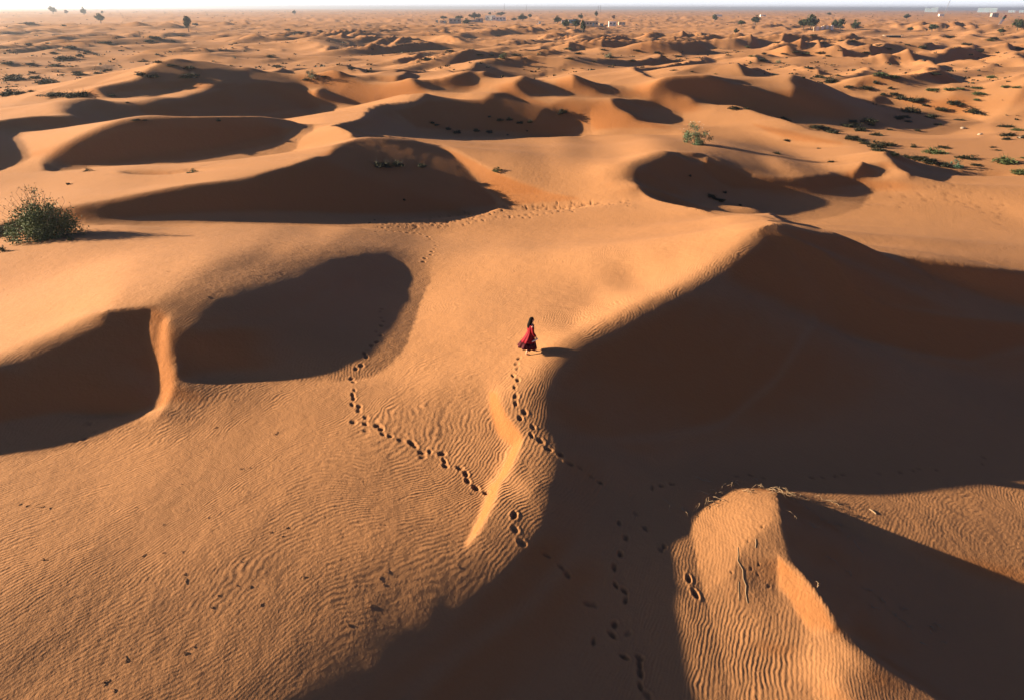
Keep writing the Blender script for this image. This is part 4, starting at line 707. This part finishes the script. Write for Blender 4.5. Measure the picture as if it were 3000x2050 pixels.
hs(T2, 645, 147, 16, 14)('pillar_hut', 'narrow pale block left of all compound huts', 'hut', CREAM, wins=1)
hs(T2, 1690, 176, 90, 24)('long_hut', 'long low hut with pale roof in the hamlet', 'hut', CREAM, roofm=ROOF, wins=5, depth=.4)
hs(T2, 1840, 170, 44, 22)('white_block', 'white cube house right of the long low hut', 'house', WHITE, wins=2)
hs(T2, 1765, 172, 26, 12)('yellow_hut', 'small yellowish hut between long hut and white cube', 'hut', CREAM, wins=1)
hs(T2, 1905, 160, 40, 12)('cream_hut', 'low cream hut at the right end of the hamlet', 'hut', CREAM, wins=2)
hs(T2, 1510, 168, 30, 18)('grey_hut', 'grey hut behind the large round tree', 'hut', GREY, wins=1)
hs(T2, 1565, 178, 40, 20)('blue_hut', 'pale blue hut between the hamlet trees', 'hut', BLUE, wins=1)
hs(T2, 1345, 166, 12, 16)('water_tank', 'taller of two small white blocks left of the hamlet', 'tank', WHITE, wins=0)
hs(T2, 1330, 166, 7, 10)('water_tank', 'shorter of two small white blocks left of the hamlet', 'tank', WHITE, wins=0)
hs(T3, 1757, 95, 26, 8)('white_hut', 'tiny white hut at the foot of the leaning mast', 'hut', WHITE, wins=0)
hs(T3, 2115, 108, 34, 16)('fort_hut', 'small brown hut on the right horizon plain', 'hut', GREY, wins=1)
hs(T3, 240, 77, 44, 6)('white_shed', 'long white shed on the horizon left of the distant trees', 'shed', WHITE, wins=0)
hs(T3, 545, 76, 30, 7)('white_shed', 'short white shed on the horizon right of the distant trees', 'shed', WHITE, wins=0)
for (u, v, w, h, lb) in ((1690, 66, 84, 34, 'pale blue tower block left of the two on the right horizon'), (2075, 68, 124, 34, 'wide pale tower block right of the two on the right horizon'), (2240, 68, 40, 18, 'smaller hazy block right of the wide tower block'), (2312, 76, 36, 16, 'low hazy block at the right edge of the horizon')):
    X, Y = T3(u, v); a = math.atan2((X-1162)/FPX, 1/math.cos(PITCH)); D0 = 5200.
    x, y = D0*math.sin(a), D0*math.cos(a); W = w/3/FPX*D0*.72; H = h/3/FPX*D0*.72
    t = thing('tower_block', lb, 'building', (x, y, height1(x, y)), -a)
    k = 0; xx = -W/2; rs = random.Random(u)
    while xx < W/2-4:
        ww = W*rs.uniform(.18, .34); m = MB(); hh = H*rs.uniform(.72, 1.0); m.box(xx, min(xx+ww, W/2), -20+k*.5, 20+k*.5, -20, hh); link('block_wall', m.mesh('wall'), TOWERC, t)
        for fl in range(4):
            m = MB(); m.box(xx+ww*.1, min(xx+ww*.9, W/2-2), -20.4+k*.5, -19.9+k*.5, hh*(.2+fl*.2), hh*(.28+fl*.2)); link('window_band', m.mesh('band'), BLUE, t)
        xx += ww+1.5; k += 1
# walls of a ruin beside the big trees
for (u, v, w, h, lb) in ((920, 199, 62, 20, 'pale ruined wall left of the gap beside the largest tree'), (985, 198, 60, 20, 'pale ruined wall right of the gap beside the largest tree'), ):
    X, Y = T3(u, v); p = at_flat(X, Y); d = slant(p); W = w/3/FPX*d; H = h/3/FPX*d
    t = thing('ruined_wall', lb, 'wall', (p[0], p[1], height1(p[0], p[1])), .15)
    for k in range(4):
        m = MB(); m.box(-W/2+k*W/4+.01, -W/2+(k+1)*W/4-.01, -.2, .2, -1.5, H*(1-.18*((k*7) % 3)/2)); link('wall_section', m.mesh('section'), WHITE if k % 2 else CREAM, t)
# low corrugated shelter in the right plain
X, Y = T3(1425, 250); p = ground_at(X, Y)[0]; d = slant(p); W = 110/3/FPX*d
t = thing('low_shelter', 'low flat shelter with a pale roof strip on the right plain', 'shelter', tuple(p), .05)
m = MB(); m.box(-W/2, W/2, -1.2, 1.2, 1.0, 1.12); link('roof', m.mesh('roof'), ROOF, t)
for k in range(5): m = MB(); m.box(-W/2+.2+k*(W-.6)/4, -W/2+.36+k*(W-.6)/4, -.9, -.75, -.8, .998); link('post', m.mesh('post'), STEEL, t)
m = MB(); m.box(-W*.3, W*.45, .6, .9, -.6, .9); link('back_panel', m.mesh('panel'), DARKW, t)
# flag on a leaning pole
X, Y = T3(2140, 162); p = at_flat(X, Y+0); d = slant(p); s = d/FPX
t = thing('flag', 'white flag with dark green and red corner on a leaning pole at right', 'flag', (p[0], p[1], height1(p[0], p[1])), .1)
m = MB(); m.tube([(0, 0, -1), (8*s, 0, 17*s)], .18, 6); link('pole', m.mesh('pole'), STEEL, t)
GREEN = flat_mat('flag_green', (.02, .13, .08)); REDM = flat_mat('flag_red', (.35, .03, .03))
for nm, a0, a1, mm in (('white_field', .25, .66, WHITE), ('green_field', .66, .9, GREEN), ('red_field', .9, 1.02, REDM)):
    m = MB(); v = []
    for i in range(5):
        q = a0+(a1-a0)*i/4; v += [(8*s*q-.2, .1, 17*s*q), (8*s*q+5*s*(1-.2*math.sin(i)), .4*math.sin(i*1.7), 17*s*q-1.5*s), (8*s*q-.2, .25, 17*s*q), (8*s*q+5*s*(1-.2*math.sin(i)), .4*math.sin(i*1.7)+.15, 17*s*q-1.5*s)]
    f = []
    for i in range(4): f += [(4*i, 4*i+1, 4*i+5, 4*i+4), (4*i+6, 4*i+7, 4*i+3, 4*i+2)]
    f += [(0, 2, 3, 1), (16, 17, 19, 18)]
    m.add(v, f); link(nm, m.mesh(nm), mm, t)
def mast(X, Ytop, Ybase, D0, lb, lean=0.):
    a = math.atan2((X-1162)/FPX, 1/math.cos(PITCH)); x, y = D0*math.sin(a), D0*math.cos(a); H = CH+(Ybase-17-(Ytop-17)-(Ybase-17))/FPX*D0*1.12
    z0 = height1(x, y); H = max(H-z0, 12); t = thing('lattice_mast', lb, 'mast', (x, y, z0), -a); wd = D0*.00022; L2 = lean*H
    for sx_ in (-1, 1):
        for sy_ in (-1, 1): m = MB(); m.tube([(sx_*wd*2.0, sy_*wd*2.0, -2), (L2+sx_*wd*.5, sy_*wd*.5, H)], wd*.5, 4); link('leg', m.mesh('leg'), STEEL, t)
    m = MB(); nb = 9
    for k in range(nb):
        q0, q1 = k/nb, (k+1)/nb; w0, w1 = wd*(2.0-1.5*q0), wd*(2.0-1.5*q1); s_ = 1 if k % 2 else -1
        for sy_ in (-1, 1): m.tube([(L2*q0-s_*w0, sy_*w0, H*q0), (L2*q1+s_*w1, sy_*w1, H*q1)], wd*.3, 3)
    link('bracing', m.mesh('bracing'), STEEL, t)
mast(1193, 11, 20, 3800, 'thin lattice mast on the skyline left of centre'); mast(1143, 8, 19, 4200, 'thin lattice mast above the white house on the skyline')
mast(1356, 12, 20, 3900, 'left of two paired lattice masts on the skyline right of centre'); mast(1361, 12, 20, 3900, 'right of two paired lattice masts on the skyline right of centre')
mast(2143, -6, 30, 1900, 'tall leaning lattice mast between the tower blocks', .16)
# ---------------------------------------------------------------- pale stones and dead roots
STONE = flat_mat('pale_stone', (.33, .25, .19), .9, .25, 6.); TWIG = flat_mat('dry_wood', (.30, .21, .13), .9, .35, 9.)
def rock(label, X, Y, w, h):
    p = ground_at(X, Y)[0]; d = slant(p); W = w/FPX*d; H = h/FPX*d; bm = bmesh.new(); bmesh.ops.create_icosphere(bm, subdivisions=2, radius=.5)
    rs = random.Random(int(X))
    for v in bm.verts: v.co *= rs.uniform(.8, 1.15); v.co.x *= W; v.co.y *= W*.6; v.co.z *= H*1.6
    me = bpy.data.meshes.new('rock'); bm.to_mesh(me); bm.free(); o = link('pale_rock', me, STONE); o.location = (p[0], p[1], p[2]); o.rotation_euler = (0, 0, rs.uniform(0, 3)); tag(o, label, 'rock')
rock('largest pale rock among the shrubs at the upper right', *[q*.3414 for q in ()] or (2185, 290), 13, 4)
rock('small pale rock right of the largest pale rock', 2224, 304, 10, 3.5)
rock('tiny pale rock at the right edge above the sand brow', 2316, 312, 9, 5)
def twig(X, Y, size, seed, label, group='dry twigs and dead roots on the small dune', name='dry_twig', material=TWIG):
    p = ground_at(X, Y)[0]; rs = random.Random(seed); mb = MB(); n = rs.randint(2, 4)
    for k in range(n):
        a = rs.uniform(0, 6.28); L_ = size*rs.uniform(.5, 1.); q = [(0, 0, .01)]
        for j in range(4):
            a += rs.uniform(-.5, .5); q.append((q[-1][0]+math.cos(a)*L_/4, q[-1][1]+math.sin(a)*L_/4, .006+size*(.28 if material is TWIG else .07)*math.sin((j+1)/4*math.pi)*rs.uniform(.2, 1)))
        base = height1(p[0], p[1]); q = [(x, y, z+height1(p[0]+x, p[1]+y)-base) for x, y, z in q]
        mb.tube(q, [.009, .008, .006, .005, .003], 4)
    o = link(name, mb.mesh(name), material); o.location = tuple(p); tag(o, label, 'twig', group)
for i, (X, Y, s) in enumerate(sorted(TWIGS)):
    twig(X, Y, s, 100+i, ordinal(i, len(TWIGS))+' of the dry twigs along the top of the right dune')
for i, (X, Y, s) in enumerate(sorted(TWIGS_SHADE)):
    twig(X, Y, s*.7, 300+i, ordinal(i, len(TWIGS_SHADE))+' of the dead twigs on the shaded side of the right dune', 'dead twigs on the shaded flank')
# the long dead root running down the small dune
def root(pts, r, label):
    P = ground_at([a for a, b in pts], [b for a, b in pts]); q = [tuple(P[i]-P[0]+np.array((0, 0, .002))) for i in range(len(P))]
    mb = MB(); mb.tube(q, [r]*(len(q)-1)+[r*.4], 5); o = link('dead_root', mb.mesh('root'), TWIG); o.location = tuple(P[0]); tag(o, label, 'root')
root(cvpts('I', [(378, 465), (382, 520), (378, 560), (395, 590), (412, 620), (415, 680), (435, 730), (432, 780), (445, 850)]), .011, 'longest dead root running down the lit face of the small dune')
root(cvpts('I', [(385, 700), (386, 760), (388, 830)]), .008, 'short dead root parallel to the longest one')
root(cvpts('I', [(500, 410), (502, 440), (498, 470)]), .012, 'short dead stick near the shadow edge of the small dune')
root(cvpts('I', [(1170, 420), (1200, 465), (1235, 505)]), .012, 'straight pale stick in the shade right of the small dune')
root(cvpts('I', [(1275, 205), (1300, 222), (1320, 240)]), .03, 'pale driftwood stick at the shadow tip right of the small dune')
# twig debris on the open sand at the left
for i, (X, Y, s) in enumerate(sorted(DEBRIS)):
    twig(X, Y, s*.38, 500+i, ordinal(i, len(DEBRIS))+' of the small sticks half buried in the open sand', 'buried sticks on the open rippled sand', 'buried_stick', flat_mat('buried_wood', (.20, .11, .06)) if i == 0 else bpy.data.materials['buried_wood'])
# ---------------------------------------------------------------- the walking woman
SKIN = flat_mat('skin', (.62, .36, .25), .55, .06, 8.); HAIR = flat_mat('black_hair', (.006, .005, .005), .75, .3, 20., .05)
DRESS = flat_mat('crimson_cloth', (.20, .002, .012), .75, .12, 5.); TRIM = flat_mat('white_leather', (.80, .78, .74), .6, .05)
def skinned(name, chain, material, parent, sub=2):
    """one continuous skin grown round connected joints: (parent index, position, radius or (rx, ry))"""
    me = bpy.data.meshes.new(name); me.from_pydata([c[1] for c in chain], [(c[0], i) for i, c in enumerate(chain) if c[0] is not None], [])
    o = bpy.data.objects.new(name, me); COL.objects.link(o)
    md = o.modifiers.new('skin', 'SKIN'); md.use_smooth_shade = True
    for i, c in enumerate(chain):
        r = c[2] if isinstance(c[2], tuple) else (c[2], c[2]); me.skin_vertices[0].data[i].radius = r
    me.skin_vertices[0].data[0].use_root = True
    sd = o.modifiers.new('sub', 'SUBSURF'); sd.levels = sub; sd.render_levels = sub
    dg = bpy.context.evaluated_depsgraph_get(); nm = bpy.data.meshes.new_from_object(o.evaluated_get(dg)); nm.name = name
    o.modifiers.clear(); o.data = nm; nm.materials.clear(); nm.materials.append(material); o.parent = parent
    nm.polygons.foreach_set('use_smooth', np.ones(len(nm.polygons), bool)); return o
fp = ground_at([1194, 1213], [805, 799]); rear, front = fp[0], fp[1]
FWD = Vector((.95, .30, 0)).normalized(); rz = math.atan2(FWD.y, FWD.x)
base = Vector(tuple((rear+front)/2)); step = (Vector(tuple(front-rear))).dot(FWD); step = min(max(step, .30), .55)
gz = lambda x, y=0: height1(base.x+FWD.x*x-FWD.y*y, base.y+FWD.y*x+FWD.x*y)-base.z
woman = thing('person', 'woman with long dark hair in a long crimson dress walking barefoot along the dune crest', 'person', tuple(base), rz)
# local axes: x forward, y to her left (away from the camera), z up
zr, zfr = gz(-step/2, .06), gz(step/2, -.06); hz = .90
hipL, hipR = Vector((0, .085, hz-.03)), Vector((0, -.085, hz-.03))
ankR, ankF = Vector((-step/2-.02, -.06, zr+.085)), Vector((step/2, .07, zfr+.075))
def leg(ch, root, hip, ank, bend, toe_down):
    knee = (hip+ank)/2+Vector((bend, 0, .01)); n0 = len(ch)
    ch.append((root, tuple(hip), .085)); ch.append((n0, tuple(hip.lerp(knee, .5)), .075)); ch.append((n0+1, tuple(knee), .052))
    ch.append((n0+2, tuple(knee.lerp(ank, .4)+Vector((-.012, 0, 0))), .050)); ch.append((n0+3, tuple(ank), .032))
    ch.append((n0+4, tuple(ank+Vector((.07, 0, -.035-toe_down))), (.034, .028))); ch.append((n0+5, tuple(ank+Vector((.155, 0, -.055-toe_down))), (.034, .018)))
ch = [(None, (0, 0, hz), (.12, .10))]
ch += [(0, (.0, 0, hz+.13), (.105, .085)), (1, (.01, 0, hz+.28), (.12, .09)), (2, (.02, 0, hz+.42), (.105, .075)), (3, (.025, 0, hz+.49), .050), (4, (.035, 0, hz+.55), .042)]
ch += [(5, (.055, 0, hz+.60), (.072, .066)), (6, (.060, 0, hz+.67), (.085, .076)), (7, (.050, 0, hz+.735), (.062, .058))]
leg(ch, 0, hipR, ankR, .02, 0.0); leg(ch, 0, hipL, ankF, .05, .01)
# arms: the near (right) arm hangs a little forward, the far one swings back
sR, eR, wR = Vector((.02, -.17, hz+.42)), Vector((.03, -.215, hz+.16)), Vector((.16, -.22, hz-.05))
sL, eL, wL = Vector((.02, .17, hz+.42)), Vector((-.04, .21, hz+.16)), Vector((.04, .22, hz-.06))
for s_, e_, w_ in ((sR, eR, wR), (sL, eL, wL)):
    n0 = len(ch); ch.append((3, tuple(s_), .052)); ch.append((n0, tuple(s_.lerp(e_, .5)), .043)); ch.append((n0+1, tuple(e_), .036)); ch.append((n0+2, tuple(e_.lerp(w_, .5)), .033)); ch.append((n0+3, tuple(w_), .024))
    d = (w_-e_).normalized(); n1 = len(ch); ch.append((n1-1, tuple(w_+d*.055), (.034, .020)))
skinned('body', ch, SKIN, woman)
for s_, w_, e_ in (('R', wR, eR), ('L', wL, eL)):
    d = (w_-e_).normalized(); side = Vector((0, 1, 0)); across = d.cross(side).normalized()
    for k in range(4):
        o_ = across*(k-1.5)*.017; L_ = (.062, .074, .070, .055)[k]; b0 = w_+d*.055+o_
        curl = Vector((0, 1 if s_ == 'R' else -1, 0))
        skinned('finger', [(None, tuple(b0), .0095), (0, tuple(b0+d*L_*.5), .009), (1, tuple(b0+d*L_*.8+curl*.02), .008), (2, tuple(b0+d*L_*.85+curl*.042), .006)], SKIN, woman, 1)
    b0 = w_+d*.025-across*.028
    skinned('thumb', [(None, tuple(b0), .0105), (0, tuple(b0+d*.03-across*.014), .0095), (1, tuple(b0+d*.052-across*.012+Vector((0, .01, 0))), .008)], SKIN, woman, 1)
# face
hx, hzc = .060, hz+.655
m = MB(); m.add([(hx+.075, -.012, hzc-.005), (hx+.075, .012, hzc-.005), (hx+.105, 0, hzc-.022), (hx+.072, 0, hzc+.035), (hx+.075, 0, hzc-.03)], [(0, 2, 3), (3, 2, 1), (4, 2, 0), (1, 2, 4), (0, 3, 1, 4)]); link('nose', m.mesh('nose'), SKIN, woman)
LIP = flat_mat('lips', (.42, .10, .09), .5, .05)
m = MB(); m.box(hx+.060, hx+.082, -.022, .022, hzc-.052, hzc-.040); link('mouth', m.mesh('mouth'), LIP, woman)
for sy_ in (-1, 1):
    m = MB(); m.box(hx+.055, hx+.079, sy_*.032-.013, sy_*.032+.013, hzc+.015, hzc+.027); link('eye', m.mesh('eye'), HAIR, woman)
    m = MB(); m.tube([(hx-.008, sy_*.076, hzc-.02), (hx-.014, sy_*.086, hzc+.012)], [.012, .015], 6); link('ear', m.mesh('ear'), SKIN, woman)
# dress: bodice, wind-blown skirt, sleeves
rg = []
for z, cx, rx, ry, fa, fc in ((hz+.470, .018, .085, .13, 0, 9), (hz+.44, .015, .115, .175, 0, 9), (hz+.36, .012, .128, .165, .01, 9), (hz+.26, .008, .140, .150, .02, 9), (hz+.15, -.005, .128, .135, .03, 9),
                              (hz+.02, -.03, .165, .175, .05, 9), (hz-.15, -.065, .225, .22, .07, 9), (hz-.32, -.105, .295, .265, .09, 9), (hz-.48, -.135, .350, .30, .11, 9), (hz-.60, -.150, .385, .32, .13, 9), (hz-.655, -.150, .372, .31, .14, 9)):
    rg.append((cx, 0, z, rx, ry, fa, fc))
m = MB(); m.lathe(rg, 54); me = m.mesh('dress', True)
for v in me.vertices:      # the hem lifts behind and dips in front
    t_ = min(1, max(0, (hz+.1-v.co.z)/.75)); v.co.z += t_*t_*(-v.co.x*.22+.03)+.012*t_*math.sin(9*math.atan2(v.co.y, v.co.x+.15))
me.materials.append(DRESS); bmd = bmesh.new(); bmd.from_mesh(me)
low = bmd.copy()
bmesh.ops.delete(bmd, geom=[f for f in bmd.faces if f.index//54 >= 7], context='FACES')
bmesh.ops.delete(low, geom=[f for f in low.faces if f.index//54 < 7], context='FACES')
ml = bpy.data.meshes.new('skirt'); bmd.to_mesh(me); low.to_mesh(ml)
for nm_, m_, mt_ in (('dress', me, DRESS), ('lower_dress', ml, flat_mat('darker_crimson', (.055, .002, .008), .8, .2, 5.))):  # the lower part of the dress gets a much darker crimson
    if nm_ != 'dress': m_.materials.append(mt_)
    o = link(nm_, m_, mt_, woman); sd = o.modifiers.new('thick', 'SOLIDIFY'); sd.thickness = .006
for s_, e_, w_ in ((sR, eR, wR), (sL, eL, wL)):
    d = (w_-e_).normalized()
    skinned('sleeve', [(None, tuple(s_+Vector((0, -math.copysign(.03, s_.y), .0))), .072), (0, tuple(s_.lerp(e_, .5)), .064), (1, tuple(e_), .062), (2, tuple(e_.lerp(w_, .5)), .062), (3, tuple(w_-d*.015), .064)], DRESS, woman, 2)
# long hair down the back, blown a little backwards
rgh = [(hx-.020, 0, hzc+.122, .020, .018, 0, 7), (hx-.018, 0, hzc+.108, .066, .060, .01, 7), (hx-.024, 0, hzc+.07, .094, .086, .02, 7), (hx-.045, 0, hzc+.02, .092, .095, .03, 7), (hx-.066, 0, hzc-.05, .085, .097, .04, 7),
       (hx-.095, 0, hzc-.13, .085, .105, .06, 7), (hx-.125, 0, hzc-.21, .080, .105, .08, 7), (hx-.145, 0, hzc-.29, .068, .09, .10, 7), (hx-.150, 0, hzc-.36, .040, .06, .12, 7), (hx-.150, 0, hzc-.40, .012, .02, .1, 7)]
m = MB(); m.lathe(rgh, 28); link('hair', m.mesh('hair', True), HAIR, woman)
# the pale shoes in her right hand
d = (wR-eR).normalized(); hand = wR+d*.10
sh = thing('pair_of_shoes', 'white shoes held low in the hand of the woman in red', 'shoes', tuple(base+FWD*hand.x+Vector((-FWD.y, FWD.x, 0))*hand.y+Vector((0, 0, hand.z))), rz+.1)
for k in range(2):
    m = MB(); yy = -.035+k*.035
    prof = [(.03, .012, .00), (-.03, .022, -.015), (-.11, .024, -.045), (-.19, .022, -.075), (-.235, .012, -.09)]
    v = []
    for x, w, z in prof: v += [(x, yy-w*.55, z-.012), (x, yy+w*.55, z-.012), (x, yy+w*.45, z+.018), (x, yy-w*.45, z+.018)]
    f = [(3, 2, 1, 0), (16, 17, 18, 19)]
    for i in range(4):
        for q in range(4): f.append((4*i+q, 4*i+(q+1) % 4, 4*i+4+(q+1) % 4, 4*i+4+q))
    m.add(v, f); link('shoe', m.mesh('shoe'), TRIM, sh)
# ---------------------------------------------------------------- air
hz_m = bpy.data.materials.new('haze_air'); hz_m.use_nodes = True; nt = hz_m.node_tree; nt.nodes.clear()
out = nt.nodes.new('ShaderNodeOutputMaterial'); pv = nt.nodes.new('ShaderNodeVolumePrincipled')
pv.inputs['Color'].default_value = (.80, .88, 1.0, 1); pv.inputs['Density'].default_value = HAZE_DENSITY; pv.inputs['Anisotropy'].default_value = .62
nt.links.new(pv.outputs[0], out.inputs['Volume'])
dg = bpy.context.view_layer; dg.update()
top = max((o.matrix_world @ Vector(c)).z for o in COL.objects if o.type == 'MESH' for c in o.bound_box)
low = min((ground.matrix_world @ Vector(c)).z for c in ground.bound_box)
m = MB(); m.box(-31000, 31000, -31000, 31000, low-1, max(top, CH)+2); print('air box', low, top); hb = link('haze', m.mesh('haze'), hz_m, None, 'stuff')
hb['label'] = 'thin pale haze lying over the whole desert'; hb['category'] = 'haze'
